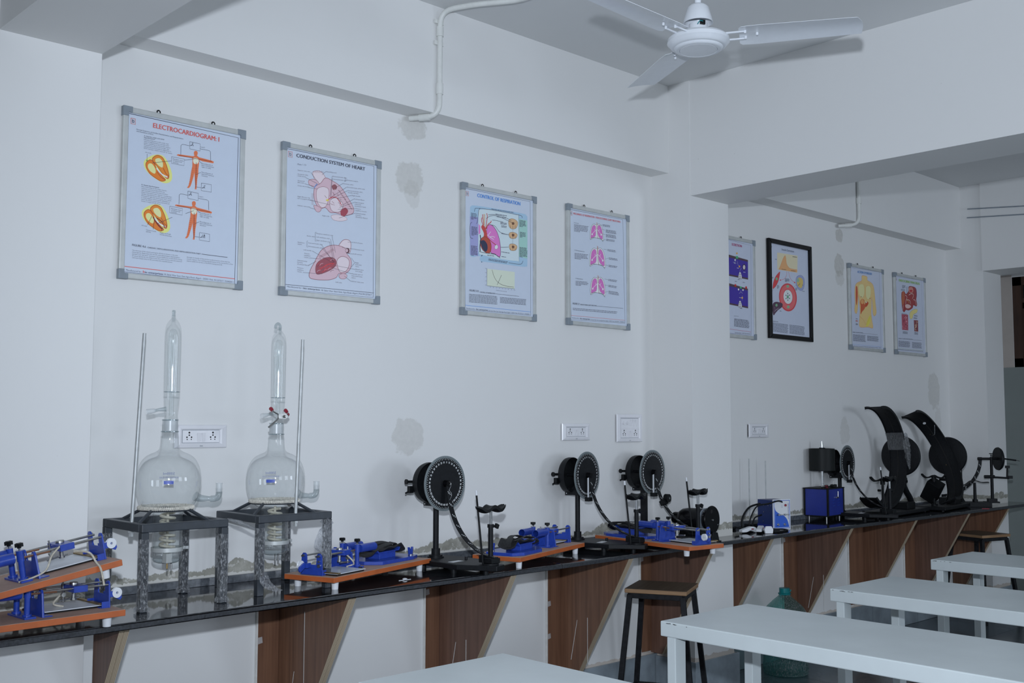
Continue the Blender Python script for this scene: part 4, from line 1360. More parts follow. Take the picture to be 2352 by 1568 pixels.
P.line(opn([(1985, 960), (1975, 1030), (1995, 1060)]), (214, 160, 170), 5)
for x, y, w_, n_ in ((1938, 638, 36, 4), (1924, 680, 44, 2), (2066, 960, 40, 2), (2062, 985, 40, 2), (1944, 1136, 54, 3), (2070, 1146, 40, 3), (1930, 942, 60, 1)):
    P.para(x, y, w_, n_, 9, .12, GY, 4)
P.text('FIGURE 7.21 ENDOCRINE PANCREAS', (1898, 1214), (2050, 1224), 9, (90, 94, 108), True)
P.line([(2052, 1223), (2152, 1232)], DK, 3)
for i in range(7):
    P.para(1898, 1238 + i * 9.5, 124, 1, 9, .09, (104, 108, 120), 4.5, .05)
    P.para(2046, 1252 + i * 9.5, 104, 1, 9, .09, (104, 108, 120), 4.5, .05)
P.line([(1890, 1314), (2168, 1340)], (150, 170, 110), 3)
P.text('Manufactured by :- bio enterprises 18, Saket Vihar Sasni Gate Agra Road, Aligarh', (1896, 1330), (2162, 1352), 9, (70, 74, 90))
finish(P, t)

# ------------------------------------------------------------------ switch plates


def plate(label, x0, x1, z0, z1, kind, open_=0.0):
    t = thing('switch_plate', label, 'switch plate', ((x0 + x1) / 2, 0, (z0 + z1) / 2))
    W2, H2 = (x1 - x0) / 2, (z1 - z0) / 2
    f = -.002 - open_
    if open_:
        MB(M_STEELBLK).bx(-W2 + .006, W2 - .006, f, -.0005, -H2 + .006, H2 - .006).build('back_box', t, smooth=False)
    n = MB(M_WHITE2)
    o_ = [(-W2, -H2), (W2, -H2), (W2, H2), (-W2, H2)]
    ins = W2 - .032, H2 - (.020 if kind == 1 else .022)
    prof = [(1, 1, 0), (1, 1, -.006), (.97, .95, -.010)]
    rings = []
    for a, b, y in [(W2, H2, f), (W2, H2, f - .005), (W2 - .003, H2 - .003, f - .008), (ins[0] + .010, ins[1] + .005, f - .011), (ins[0] + .002, ins[1] + .001, f - .008), (ins[0], ins[1], f - .004)]:
        rings.append([(-a, y, -b), (a, y, -b), (a, y, b), (-a, y, b)])
    vs = [v_ for r_ in rings for v_ in r_]
    fs = [(4 * i + k, 4 * i + (k + 1) % 4, 4 * i + 4 + (k + 1) % 4, 4 * i + 4 + k) for i in range(len(rings) - 1) for k in range(4)] + [(0, 1, 2, 3)]
    n.add(vs, fs)
    n.build('cover_frame', t, smooth=False)
    if kind == 2:
        MB(M_WHITE2).bx(-ins[0] - .001, ins[0] + .001, f - .009, f - .002, -.005, .005).build('cover_bar', t, smooth=False)
    mods = [(0, 0)] if kind == 1 else [(0, ins[1] * .52), (0, -ins[1] * .52)]
    mh = ins[1] - .001 if kind == 1 else ins[1] * .455
    for mi, (mx_, mz) in enumerate(mods):
        MB(M_WHITE2).bx(-ins[0] + .001, ins[0] - .001, f - .007, f - .002, mz - mh, mz + mh).build('module', t, smooth=False)
        MB(M_GREYPL).bx(-ins[0], ins[0], f - .0045, f - .004, mz - mh - .0012, mz + mh + .0012).build('module_gap', t, smooth=False)
        yf = f - .0072
        if kind == 2 and mi == 0:
            for k in (-1, 0):
                MB(M_WHITE2).cyl((ins[0] * (-.75 + (k + 1) * .42), yf, mz), (ins[0] * (-.75 + (k + 1) * .42), yf - .008, mz), .009, .007, 14).build('regulator_knob', t)
            for k in range(3):
                xx = ins[0] * (.15 + k * .27)
                MB(M_WHITE2).box((xx, yf - .001, mz), (.014, .004, mh * 1.5), Matrix.Rotation(R(5), 3, 'X')).build('rocker_switch', t, smooth=False, bevel=.001)
            continue
        s = min(1.0, mh / .024)
        for sx in (-1, 1):
            h = MB(M_HOLE)
            for dx, dz, r_ in ((0, .015, .0038), (0, .005, .003), (-.0095, -.003, .0032), (.0095, -.003, .0032), (-.0085, -.0115, .0022), (.0085, -.0115, .0022)):
                h.cyl((sx * ins[0] * .64 + dx, yf + .001, mz + dz * s), (sx * ins[0] * .64 + dx, yf - .0002, mz + dz * s), r_ * s, n=10)
            h.build('socket_holes', t, smooth=False, kind='stuff')
        for sx in (-1, 1):
            MB(M_WHITE2).box((sx * .0095, yf - .001, mz - .003 * s), (.015, .004, .034 * s), Matrix.Rotation(R(6), 3, 'X')).build('rocker_switch', t, smooth=False, bevel=.001)
    MB(M_GREYPL).bx(-.006, .006, f - .0105, f - .0085, -H2 + .007, -H2 + .0095).build('printed_mark', t, smooth=False)


plate('white switch and socket plate on the wall between the two glass flasks', 1.885, 2.103, 1.379, 1.468, 1)
plate('wide white socket plate above the second black degree dial', 4.002, 4.211, 1.389, 1.476, 1, .004)
plate('tall double switch plate with two fan regulator knobs', 4.428, 4.640, 1.376, 1.527, 2, .005)
plate('small white socket plate right beyond the middle pillar', 5.672, 5.885, 1.391, 1.476, 1, .008)

# ------------------------------------------------------------------ conduit pipes


def smooth_path(pts, r=.06, n=6):
    pts = [Vector(p) for p in pts]
    out = [pts[0]]
    for a, b, c_ in zip(pts, pts[1:], pts[2:]):
        d0, d1 = (a - b), (c_ - b)
        k = min(r, d0.length * .45, d1.length * .45)
        s, e = b + d0.normalized() * k, b + d1.normalized() * k
        for i in range(n + 1):
            u = i / n
            out.append(s.lerp(b, u).lerp(b.lerp(e, u), u))
    out.append(pts[-1])
    return out


def conduit(label, x, xe, lowz, top, saddles):
    t = thing('conduit_pipe', label, 'pipe', (x, -.14, 2.885))
    o_ = t.location
    path = [(xe, -.022, lowz), (x, -.145, lowz + .002), (x, -.145, 3.36)] + top
    pts = smooth_path([Vector(p) - Vector(o_) for p in path], .07)
    MB(M_PIPE).tube(pts, .0125, 12).build('pipe', t)
    for p0, p1 in saddles:
        p0, p1 = Vector(p0) - Vector(o_), Vector(p1) - Vector(o_)
        MB(M_PIPE).cyl(p0, p1, .0165, n=12).build('pipe_coupling', t)
    return t


ct = conduit('white plastic conduit pipe bending from the ceiling beside the fan down to the wall patches', 3.06, 2.985, 2.868,
             [(3.12, -.30, 3.362), tuple(at(1200, 0, 2, 3.362)), tuple(at(1330, -60, 2, 3.362))],
             [((3.06, -.145, 3.24), (3.06, -.145, 3.285)), ((3.06, -.145, 3.02), (3.06, -.145, 2.97)), ((3.035, -.105, 2.8685), (3.01, -.062, 2.8685))])
o_ = ct.location
for p in ((3.06, -.145, 3.21), (3.06, -.145, 3.31)):
    MB(M_PIPE).bx(-.026, .026, -.004, .006, -.009, .009).build('saddle_clip', ct, smooth=False).location = Vector(p) + Vector((0, .008, 0)) - o_
conduit('white plastic conduit pipe beyond the cross beam, dropping to the far pale wall patch', 6.86, 6.795, 2.862,
        [(6.86, -.5, 3.362)], [((6.86, -.145, 3.05), (6.86, -.145, 3.01)), ((6.84, -.10, 2.863), (6.82, -.06, 2.863))])

# ------------------------------------------------------------------ ceiling fan
FZ = 2.955
FX, FY, _ = at(1604, 93, 2, FZ)
ft = thing('ceiling_fan', 'white three-bladed ceiling fan hanging from a short rod', 'ceiling fan', (FX, FY, CEIL))
zf = FZ - CEIL
MB(M_FAN).cyl((0, 0, 0), (0, 0, zf + .10), .0125, n=16).build('down_rod', ft)
MB(M_FAN).lathe([(.0, 0), (.055, -.002), (.05, -.04), (.02, -.07), (.012, -.07)]).build('ceiling_canopy', ft)
MB(M_FAN).lathe([(.0125, .145), (.03, .140), (.042, .128), (.054, .085), (.058, .068), (.055, .068), (.04, .120), (.014, .130)], (0, 0, zf), n=32).build('lower_canopy', ft)
MB(M_FAN).lathe([(.0, .07), (.036, .07), (.036, .045), (.052, .042), (.055, .028), (.108, .020), (.118, .010), (.120, -.004), (.112, -.012), (.106, -.020), (.098, -.024), (.094, -.024), (.090, -.031), (.084, -.034), (.074, -.034), (.0725, -.031), (.071, -.034), (.0, -.036)], (0, 0, zf - .006), n=48).build('motor_housing', ft)
mb = MB(M_BLACK).box((-.020, -.036, zf + .058), (.020, .008, .016), Matrix.Rotation(R(-20), 3, 'Z'))
mb.build('terminal_block', ft, smooth=False)
MB(plain('teal_wire', (.01, .25, .28), .4)).tube(opn([(-.045, -.03, zf + .046), (-.036, -.036, zf + .060), (-.024, -.040, zf + .060)]), .0018, 6).build('wire', ft)
for k in range(3):
    a = R(61.3 - 120 * k)
    rot = Matrix.Rotation(a, 4, 'Z') @ Matrix.Rotation(R(-9), 4, 'X')
    bm_ = MB(M_FAN)
    NX, NY = 14, 8
    vs = []
    for side in (0, 1):
        for i in range(NX + 1):
            u = i / NX
            x = .155 + u * .450
            wl, wr = -.074 + .014 * u, .074 - .010 * u
            if i == 0:
                wl, wr = wl + .018, wr - .018
            if i == 1:
                x = .165
                wl, wr = wl + .004, wr - .004
            for j in range(NY + 1):
                v_ = j / NY
                y = wl + (wr - wl) * v_
                xx = x + (.0 if i < NX else .012 * math.sin(PI * v_) - .02 * (1 - v_))
                z = .010 * math.sin(PI * v_) * (1 - .3 * u) + (.0018 if 0 else 0) - side * .0016
                vs.append((xx, y, z))
    n_ = NY + 1
    T_ = (NX + 1) * n_
    fs = []
    for i in range(NX):
        for j in range(NY):
            q = i * n_ + j
            fs += [(q, q + 1, q + n_ + 1, q + n_), (T_ + q, T_ + q + n_, T_ + q + n_ + 1, T_ + q + 1)]
    for i in range(NX):
        for j in (0, NY):
            q = i * n_ + j
            fs.append((q, q + n_, T_ + q + n_, T_ + q))
    for j in range(NY):
        for i in (0, NX):
            q = i * n_ + j
            fs.append((q, q + 1, T_ + q + 1, T_ + q))
    bm_.add([Vector(v_) for v_ in vs], fs)
    b = bm_.build('blade', ft)
    b.matrix_local = Matrix.Translation((0, 0, zf + .004)) @ rot
    arm = MB(M_FAN)
    arm.bx(.10, .175, -.030, -.024, -.002, .004).bx(.10, .175, .024, .030, -.002, .004).bx(.165, .235, -.034, .034, .008, .012)
    for sx, sy in ((.178, -.022), (.178, .022), (.222, 0)):
        arm.lathe([(.0, -.004), (.004, -.003), (.005, 0), (.005, .008)], (sx, sy, -.001), n=10)
    ar = arm.build('blade_bracket', b)


# ------------------------------------------------------------------ distillation stands and glassware
def stand(label, cx, cy, rod_base, rod_top, loose):
    t = thing('distillation_stand', label, 'stand', (cx, cy, CT))
    S, H, tk = .158, .288, .026
    for s in (-1, 1):
        MB(M_FRAME).bx(-S, S, s * S - (tk if s > 0 else 0), s * S + (0 if s > 0 else tk), H - .028, H).build('top_rail', t, smooth=False, bevel=.003)
        MB(M_FRAME).bx(s * S - (tk if s > 0 else 0), s * S + (0 if s > 0 else tk), -S + tk, S - tk, H - .028, H).build('top_rail', t, smooth=False, bevel=.003)
    for i, (sx, sy) in enumerate(((-1, -1), (1, -1), (-1, 1), (1, 1))):
        x, y = sx * (S - tk / 2), sy * (S - tk / 2)
        l = MB(M_FRAME).bx(x - tk / 2, x + tk / 2, y - tk / 2, y + tk / 2, 0.0, H - .028).build('leg', t, smooth=False, bevel=.002)
        # stretch wrap wound around the leg
        z0, z1 = (.004, H - .05) if loose == 0 else ((.06, H - .045) if i == 0 else (.075, H - .04))
        n = 26
        vs, fs = [], []
        for k in range(n + 1):
            z = z0 + (z1 - z0) * k / n
            flare = .007 if k < 2 and loose == 0 else 0
            for a in range(12):
                th = 2 * PI * a / 12 + .26
                r_ = (tk / 2 + .003 + flare + random.uniform(0, .0032)) / max(abs(math.cos(th)), abs(math.sin(th)))
                r_ = min(r_, tk * .72 + flare)
                vs.append(Vector((x + r_ * math.cos(th), y + r_ * math.sin(th), z + random.uniform(-.002, .002))))
        for k in range(n):
            for a in range(12):
                fs.append((k * 12 + a, k * 12 + (a + 1) % 12, (k + 1) * 12 + (a + 1) % 12, (k + 1) * 12 + a))
        MB(M_WRAP).add(vs, fs)
        m = MB(M_WRAP)
        m.add(vs, fs)
        m.build('stretch_wrap', l, smooth=False)
    # ring of rope on four slanting bars
    zr, rr = H + .037, .090
    for a in (45, 135, 225, 315):
        ca, sa = math.cos(R(a - 12)), math.sin(R(a - 12))
        ex = (S - tk / 2) / max(abs(ca), abs(sa))
        MB(M_FRAME).tube([(rr * ca * .98, rr * sa * .98, zr - .002), (ex * ca, ex * sa, H - .006)], .006, 6).build('ring_bar', t)
    MB(M_FRAME).tube([(rr * math.cos(k * PI / 20), rr * math.sin(k * PI / 20), zr - .004) for k in range(40)], .004, 6, closed=True).build('support_ring', t)
    ro = MB(M_ROPE)
    N = 640
    pts = []
    for k in range(N):
        a = 2 * PI * k / N
        b = a * 90
        pts.append(((rr + .0052 * math.cos(b)) * math.cos(a), (rr + .0052 * math.cos(b)) * math.sin(a), zr + .0055 * math.sin(b) + .003))
    ro.tube(pts, .0024, 5, closed=True)
    ro.tube([(rr * math.cos(k * PI / 20), rr * math.sin(k * PI / 20), zr + .003) for k in range(40)], .0055, 6, closed=True)
    ro.build('rope_winding', t)
    # threaded rod bolted through the rail
    b, e = Vector(rod_base), Vector(rod_top)
    d = (e - b).normalized()
    o_ = Vector((cx, cy, CT))
    rd_ = MB(M_ZINC).cyl(b - d * .045 - o_, e - o_, .0062, n=12).build('support_rod', t)
    MB(M_ZINC).cyl(b - d * .036 - o_, b - d * .028 - o_, .011, n=6).cyl(b - d * .048 - o_, b - d * .037 - o_, .008, n=6).build('nut', rd_, smooth=False)
    return t


def lamp_glass(name, label, cx, cy, dz, rz, hook):
    """round distilling flask with the heating chamber blown on underneath"""
    t = thing('distilling_flask', label, 'flask', (cx, cy, CT), rz, group='glass distilling flasks')
    z0 = -CT + dz
    g = lambda L: [(r_, z + z0) for r_, z in L]
    # outer profile of the bulb from the shoulder of the chamber up to the joint
    prof = [(.051, 1.010), (.051, 1.150), (.056, 1.163), (.075, 1.175), (.090, 1.190), (.101, 1.212), (.108, 1.237), (.111, 1.265), (.1105, 1.285), (.106, 1.312), (.097, 1.335), (.083, 1.354), (.065, 1.366), (.048, 1.373), (.036, 1.382), (.032, 1.40), (.030, 1.43), (.029, 1.443)]
    pts = opn(prof, 4)
    b = MB(M_GLASS).lathe(g(pts), n=48).build('bulb', t)
    MB(M_GLASSRIM).lathe(g([(.0285, 1.442), (.031, 1.443), (.031, 1.446), (.0285, 1.447)]), n=32, close=True).build('bead', b)
    MB(M_FROST).lathe(g([(.0275, 1.447), (.026, 1.484)]), n=32).build('ground_joint', t)
    MB(M_GLASSRIM).lathe(g([(.0262, 1.483), (.0285, 1.484), (.0285, 1.487), (.0262, 1.488)]), n=32, close=True).build('joint_rim', t)
    MB(M_GLASSRIM).lathe(g([(.0508, 1.008), (.050, 1.000), (.045, .993), (.034, .988), (.0, .986)]), n=36).build('chamber_base', t)
    MB(M_GLASS).lathe(g([(.044, 1.152), (.046, 1.03), (.044, 1.012)]), n=32).build('inner_chamber', t)
    # side arm with upturned cup
    pa = opn([(.100, 0, 1.214 + z0), (.120, 0, 1.206 + z0), (.150, 0, 1.203 + z0), (.172, 0, 1.202 + z0), (.186, 0, 1.206 + z0), (.192, 0, 1.218 + z0), (.192, 0, 1.226 + z0)], 4)
    rs = [.017 - .008 * min(1, i / 8) for i in range(len(pa))]
    rs = [r_ if p[0] < .16 else .0115 for r_, p in zip(rs, pa)]
    MB(M_GLASSRIM).tube(pa, rs, 16, cap=False).build('side_arm', t)
    MB(M_FROST).lathe([(.0105, 1.226 + z0), (.0115, 1.256 + z0), (.013, 1.258 + z0)], (.192, 0, 0), n=20).build('side_cup', t)
    # heater spiral hanging inside the chamber
    hp = []
    for k in range(150):
        u = k / 149
        a = u * 2 * PI * 6.2
        hp.append((.024 * math.cos(a), .024 * math.sin(a), 1.160 + z0 - u * .125))
    hp += [(.012, 0, 1.030 + z0), (0, 0, 1.035 + z0), (0, 0, 1.17 + z0)]
    MB(M_CERAMIC).tube(hp, .0048, 8).build('heating_coil', t)
    c = MB(M_ALU).lathe(g([(.0515, 1.028), (.0545, 1.028), (.0545, 1.042), (.0515, 1.042)]), n=40, close=True)
    co = c.build('clamp_band', t)
    MB(M_ZINC).bx(.053, .078, -.004, .004, 1.030 + z0, 1.040 + z0).cyl((.066, -.012, 1.035 + z0), (.066, .010, 1.035 + z0), .004, n=8).build('clamp_lug', co)
    MB(M_STEEL).cyl((0, -.006, .962 + z0), (0, -.006, .99 + z0), .003, n=8).cyl((.014, -.006, .966 + z0), (.014, -.006, .99 + z0), .003, n=8).build('terminal_pin', t)
    if not hook:
        a_ = R(-112)
        bx_ = MB(M_ALU).box((.046 * math.cos(a_), .046 * math.sin(a_), 1.008 + z0), (.026, .022, .032), Matrix.Rotation(R(18), 3, 'Z')).build('socket_block', t, smooth=False, bevel=.001)
        MB(M_BRASS).cyl((.046 * math.cos(a_), .046 * math.sin(a_), .972 + z0), (.046 * math.cos(a_), .046 * math.sin(a_), .992 + z0), .0035, n=8).build('pin', bx_)
    # printed capacity mark, seen through the bulb from behind
    pr = MB(plain('glass_ink', (.16, .20, .45), .5))
    rr = .1095

    def wrap(mb, body, z, wd, cap):
        vs, fs, w0 = text_mesh(body)
        out = []
        for vx, vy in vs:
            a = R(66) + (vx / w0 - .5) * wd / rr
            zz = z + vy * cap / .69
            r_ = math.sqrt(max(1e-6, .1108 ** 2 - (zz - 1.272) ** 2)) - .0006
            out.append(Vector((r_ * math.cos(a), r_ * math.sin(a), zz + z0)))
        mb.add(out, fs)
    wrap(pr, '5000ml', 1.288, .040, .009)
    wrap(pr, 'BOROSILICATE GLASS', 1.275, .066, .006)
    pr.build('printed_text', t, smooth=False)
    pl = MB(plain('label_blue', (.02, .07, .50), .4))
    vs = []
    for k in range(7):
        a = R(66) + (k / 6 - .5) * .034 / rr
        for zz in (1.254, 1.266):
            r_ = math.sqrt(.1108 ** 2 - (zz - 1.272) ** 2) - .0006
            vs.append(Vector((r_ * math.cos(a), r_ * math.sin(a), zz + z0)))
    pl.add(vs, [(2 * k, 2 * k + 1, 2 * k + 3, 2 * k + 2) for k in range(6)])
    pl.build('blue_mark', t, smooth=False)
    return t


def condenser(label, cx, cy, dz, rz, hook):
    t = thing('glass_condenser', label, 'condenser', (cx, cy, 1.447 + dz), rz, group='glass condensers on the flasks')
    z0 = -1.447
    g = lambda L: [(r_, z + z0) for r_, z in L]
    MB(M_FROST).lathe(g([(.0225, 1.449), (.0245, 1.486)]), n=28).build('ground_cone', t)
    MB(M_GLASS).lathe(g(opn([(.0245, 1.487), (.022, 1.50), (.021, 1.515), (.024, 1.535), (.026, 1.56), (.0268, 1.582)], 4)), n=32).build('lower_bulb', t)
    MB(M_GLASSRIM).lathe(g([(.0265, 1.583), (.0282, 1.584), (.0282, 1.586), (.0265, 1.587)]), n=32, close=True).build('seal_ring', t)
    MB(M_GLASS).lathe(g(opn([(.0275, 1.588), (.028, 1.65), (.0285, 1.76), (.028, 1.80), (.024, 1.822), (.015, 1.838), (.008, 1.846), (.0065, 1.855)], 4)), n=36).build('outer_jacket', t)
    MB(M_GLASS).lathe(g(opn([(.017, 1.590), (.018, 1.66), (.018, 1.77), (.013, 1.80), (.005, 1.81)], 4)), n=24).build('inner_tube', t)
    MB(M_GLASS).lathe(g([(.008, 1.50), (.008, 1.70), (.008, 1.77)]), n=16).build('core_tube', t)
    if hook:
        MB(M_GLASSRIM).tube(opn([(.004, 0, 1.846 + z0), (.006, 0, 1.862 + z0), (-.006, 0, 1.872 + z0), (-.018, 0, 1.864 + z0), (-.021, 0, 1.852 + z0)], 4), .0055, 12, cap=False).build('hose_hook', t)
    else:
        MB(M_GLASSRIM).lathe(g([(.0065, 1.855), (.0055, 1.862), (.0065, 1.870), (.005, 1.876), (.0, 1.877)]), n=16).build('hose_nipple', t)
    MB(M_GLASSRIM).tube([(-.018, 0, 1.524 + z0), (-.045, 0, 1.521 + z0), (-.058, 0, 1.518 + z0)], [.009, .0055, .0055], 14, cap=False).build('side_tube', t)
    MB(M_FROST).tube([(-.056, 0, 1.5185 + z0), (-.085, 0, 1.514 + z0)], [.0075, .0095], 16, cap=False).build('ground_end', t)
    return t


stand('charcoal steel stand with wrapped legs, the nearer one beside the stacked boards', 1.739, -.254, (1.596, -.30, 1.140), (1.636, -.27, 1.786), 0)
stand('charcoal steel stand with torn loose wrap, behind the orange board', 2.196, -.216, (2.20, -.362, 1.140), (2.226, -.35, 1.792), 1)
lamp_glass('', 'big clear glass flask on the nearer steel stand', 1.747, -.254, 0, R(-2), False)
lamp_glass('', 'big clear glass flask on the farther steel stand', 2.200, -.216, -.012, R(3), True)
condenser('straight clear glass condenser with pointed tip in the nearer flask', 1.750, -.254, 0, R(-12), False)
condenser('clear glass condenser with hooked tip in the farther flask', 2.204, -.216, -.012, R(14), True)

# clamp with red rubber jaws on the second condenser
cl = thing('laboratory_clamp', 'steel clamp with dark red rubber jaws gripping the farther condenser', 'clamp', (2.204, -.216, 1.505))
MB(M_STEEL).tube([(-.01, -.032, -.004), (-.03, -.045, -.018), (-.075, -.062, -.045)], .0035, 8).build('rod', cl)
MB(M_STEEL).bx(-.02, .014, -.042, -.030, -.012, .006).cyl((.008, -.044, -.004), (.008, -.052, -.004), .006, n=10).build('body', cl, smooth=False)
for pts in ([(-.012, -.036, 0), (-.032, -.022, .014), (-.030, .002, .026)], [(.010, -.036, 0), (.030, -.026, .008), (.031, -.004, .020)], [(.010, -.036, -.004), (.026, -.034, .0), (.030, -.022, .004)]):
    j = MB(M_STEEL).tube(pts, .003, 6).build('jaw', cl)
    a, b_ = Vector(pts[1]).lerp(Vector(pts[2]), .35), Vector(pts[2])
    MB(M_RED).tube([a, a.lerp(b_, .5), b_, b_ + (b_ - a) * .12], [.0055, .0075, .0075, .004], 10).build('rubber_sleeve', j)
# second flask's plastic bits: torn flaps and a loose bag
def crumple(name, pts, label, seed):
    random.seed(seed)
    c0 = Vector(pts[0][0])
    t = MB(M_BAG)
    n = 10
    vs = []
    for k, (p, r_) in enumerate(pts):
        for a in range(n):
            th = 2 * PI * a / n
            rr = r_ * random.uniform(.75, 1.2)
            vs.append(Vector(p) - c0 + Vector((rr * math.cos(th), rr * math.sin(th) * .55, random.uniform(-.004, .004))))
    fs = [(k * n + a, k * n + (a + 1) % n, (k + 1) * n + (a + 1) % n, (k + 1) * n + a) for k in range(len(pts) - 1) for a in range(n)]
    t.add(vs, fs)
    o = t.build(name, smooth=True)
    o.location = c0
    return tag(o, label, 'plastic wrap')


crumple('loose_plastic', [((2.322, -.380, 1.115), .012), ((2.324, -.384, 1.10), .030), ((2.322, -.386, 1.088), .012), ((2.310, -.386, 1.07), .026), ((2.305, -.386, 1.04), .034), ((2.306, -.386, 1.01), .034), ((2.318, -.384, .985), .022), ((2.332, -.382, .955), .010)], 'baggy knot of clear plastic tied to the farther stand corner leg', 3)
crumple('torn_plastic', [((1.985, -.25, 1.125), .006), ((1.995, -.30, 1.118), .014), ((2.02, -.35, 1.10), .012), ((2.04, -.372, 1.088), .010)], 'torn strip of clear plastic sticking out under the farther stand rail', 4)
crumple('plastic_flap', [((2.052, -.395, .925), .016), ((2.056, -.40, .90), .020), ((2.075, -.405, .882), .024), ((2.10, -.41, .868), .020)], 'clear plastic flap sagging from the farther stand foot onto the worktop', 5)
random.seed(11)


# ------------------------------------------------------------------ ergograph boards
BL, BW = .67, .237


def ergograph(label, slider=.15, cord=False, blade=True, seed=0):
    random.seed(seed)
    t = thing('ergograph_board', label, 'ergograph', group='ergograph boards on the worktop')
    f = .030
    MB(M_BOARDTOP).bx(.001, BL - .001, .001, BW - .001, f + .0185, f + .0195).build('board_top', t, smooth=False)
    MB(M_BOARDEDGE).bx(0, BL, 0, BW, f, f + .0185).build('board', t, smooth=False, bevel=.0012)
    for x in (.045, BL - .045):
        for y in (.03, BW - .03):
            MB(M_WHITE).cyl((x, y, 0), (x, y, f), .0125, .0145, 16).build('rubber_foot', t)
    z = f + .0195
    # end bracket
    def peaks(y0, y1, h, w_):
        m_ = (y0 + y1) / 2
        p = [(y0 - .006, 0), (y1 + .006, 0), (y1 + .001, h - w_ * .4), (y1 - w_ * .3, h), (y1 - w_ * .9, h), (y1 - w_ * 1.25, h - w_ * .4), (y1 - w_ * 1.35, h * .48), (y0 + w_ * 1.35, h * .48), (y0 + w_ * 1.25, h - w_ * .4), (y0 + w_ * .9, h), (y0 + w_ * .3, h), (y0 - .001, h - w_ * .4)]
        return p
    y0, y1, h = .075, .168, .082
    b1 = MB(M_BLUE).prism(peaks(y0, y1, h, .018), (.018, 0, z), (0, 1, 0), (0, 0, 1), (.005, 0, 0))
    b1.bx(.018, .045, y0 - .004, y0 + .0, 0 + z, .020 + z).bx(.018, .045, y1, y1 + .004, z, z + .020).bx(.018, .048, y0, y1, z, z + .003)
    b1 = b1.build('end_bracket', t, smooth=False, bevel=.001)
    sb = MB(M_STEEL)
    for yy in (y0 + .010, y1 - .010):
        sb.cyl((.012, yy, z + h - .010), (.018, yy, z + h - .010), .005, n=8)
    sb.cyl((.013, y0 + .010, z + .052), (.018, y0 + .010, z + .052), .0045, n=8).cyl((.013, y0 + .010, z + .036), (.018, y0 + .010, z + .036), .007, n=10)
    sb.build('bolt', b1)
    # pulley arm and wheel
    pa = MB(M_BLUE).prism([(-.036, .022), (-.030, .014), (0, .030), (.004, .042), (-.006, .048), (-.034, .034)], (0, y1 - .034, z), (1, 0, 0), (0, 0, 1), (0, .008, 0)).bx(-.006, .018, y1 - .044, y1 - .016, z + .028, z + .046).build('pulley_arm', t, smooth=False, bevel=.001)
    MB(M_WHITE).lathe([(.004, -.005), (.016, -.005), (.0125, 0), (.016, .005), (.004, .005)], (-.014, y1 - .020, z + .040), (0, 1, 0), 24, close=True).build('pulley_wheel', pa)
    # second support
    x2 = .235
    b2 = MB(M_BLUE).prism([(.100, 0), (.212, 0), (.202, .070), (.196, .080), (.184, .080), (.178, .072), (.172, .050), (.138, .050), (.132, .072), (.126, .080), (.114, .080), (.108, .070)], (x2, -.012, z), (0, 1, 0), (0, 0, 1), (.006, 0, 0))
    b2.bx(x2 - .02, x2, .092, .096, z, z + .012).bx(x2 - .026, x2 + .004, .090, .198, z, z + .003)
    b2.build('middle_bracket', t, smooth=False, bevel=.001)
    for yy in (y0 + .022, y1 - .004):
        MB(M_STEEL).cyl((.012, yy, z + h - .012), (x2 + .012, yy, z + h - .012), .0036, n=10).build('guide_rod', t)
    # slider with its knob and clamp
    sl = MB(M_BLUE).bx(slider - .022, slider + .022, .086, .176, z + .058, z + .078).build('slider', t, smooth=False, bevel=.0015)
    MB(M_STEEL).lathe([(0, .006), (.012, .006), (.013, .004), (.013, 0)], (slider, .125, z + .078), n=20).cyl((slider, .125, z + .058), (slider, .125, z + .036), .006, n=12).cyl((slider, .125, z + .036), (slider, .125, z + .030), .009, n=12).build('slider_knob', sl)
    MB(M_STEEL).cyl((slider - .03, .10, z + .032), (slider + .035, .10, z + .028), .0032, n=8).cyl((slider + .02, .10, z + .025), (slider + .024, .104, z + .088), .0028, n=8).lathe([(0, -.005), (.007, -.005), (.007, .005), (0, .005)], (slider + .02, .10, z + .045), (0, 1, 0), 12).build('writing_lever', sl)
    # writing plate with brass strip
    MB(M_WPLATE).bx(.035, .215, .012, .155, z + .006, z + .009).build('writing_plate', t, smooth=False, bevel=.001)
    MB(M_BLACK).bx(.04, .21, .016, .15, z + .001, z + .005).build('plate_pad', t, smooth=False)
    MB(M_BRASS).bx(.030, .046, .004, .16, z + .009, z + .013).build('brass_strip', t, smooth=False, bevel=.0008)
    MB(M_STEELBLK).box((.222, .045, z + .005), (.022, .012, .006)).tube([(.214, .045, z + .010), (.224, .052, z + .012), (.232, .045, z + .008), (.224, .038, z + .012), (.214, .045, z + .010)], .0012, 5).build('plate_clip', t, smooth=False)
    # finger tubes
    MB(M_BLUE).bx(.258, .292, .076, .198, z, z + .006).build('post_base', t, smooth=False, bevel=.001)
    for k, yy in enumerate((.098, .172)):
        p = MB(M_BLUE).cyl((.275, yy, z + .006), (.275, yy, z + .012), .0135, n=20).cyl((.275, yy, z + .012), (.275, yy, z + .088), .0085, n=16).cyl((.275, yy, z + .06), (.275, yy, z + .092), .0105, n=16).build('post', t)
        MB(M_CHROME).cyl((.275, yy, z + .092), (.275, yy, z + .104), .003, n=10).build('clamp_screw', p)
        st = []
        for i in range(10):
            a = 2 * PI * i / 10
            rr = .0125 if i % 2 == 0 else .008
            st.append((rr * math.cos(a), rr * math.sin(a)))
        MB(M_BLACK).prism(st, (.275, yy, z + .103), (1, 0, 0), (0, 1, 0), (0, 0, .011)).cyl((.275, yy, z + .099), (.275, yy, z + .104), .006, n=10).build('star_knob', p, smooth=False)
        xo = .008 if k else 0
        tb = MB(M_BLUE)
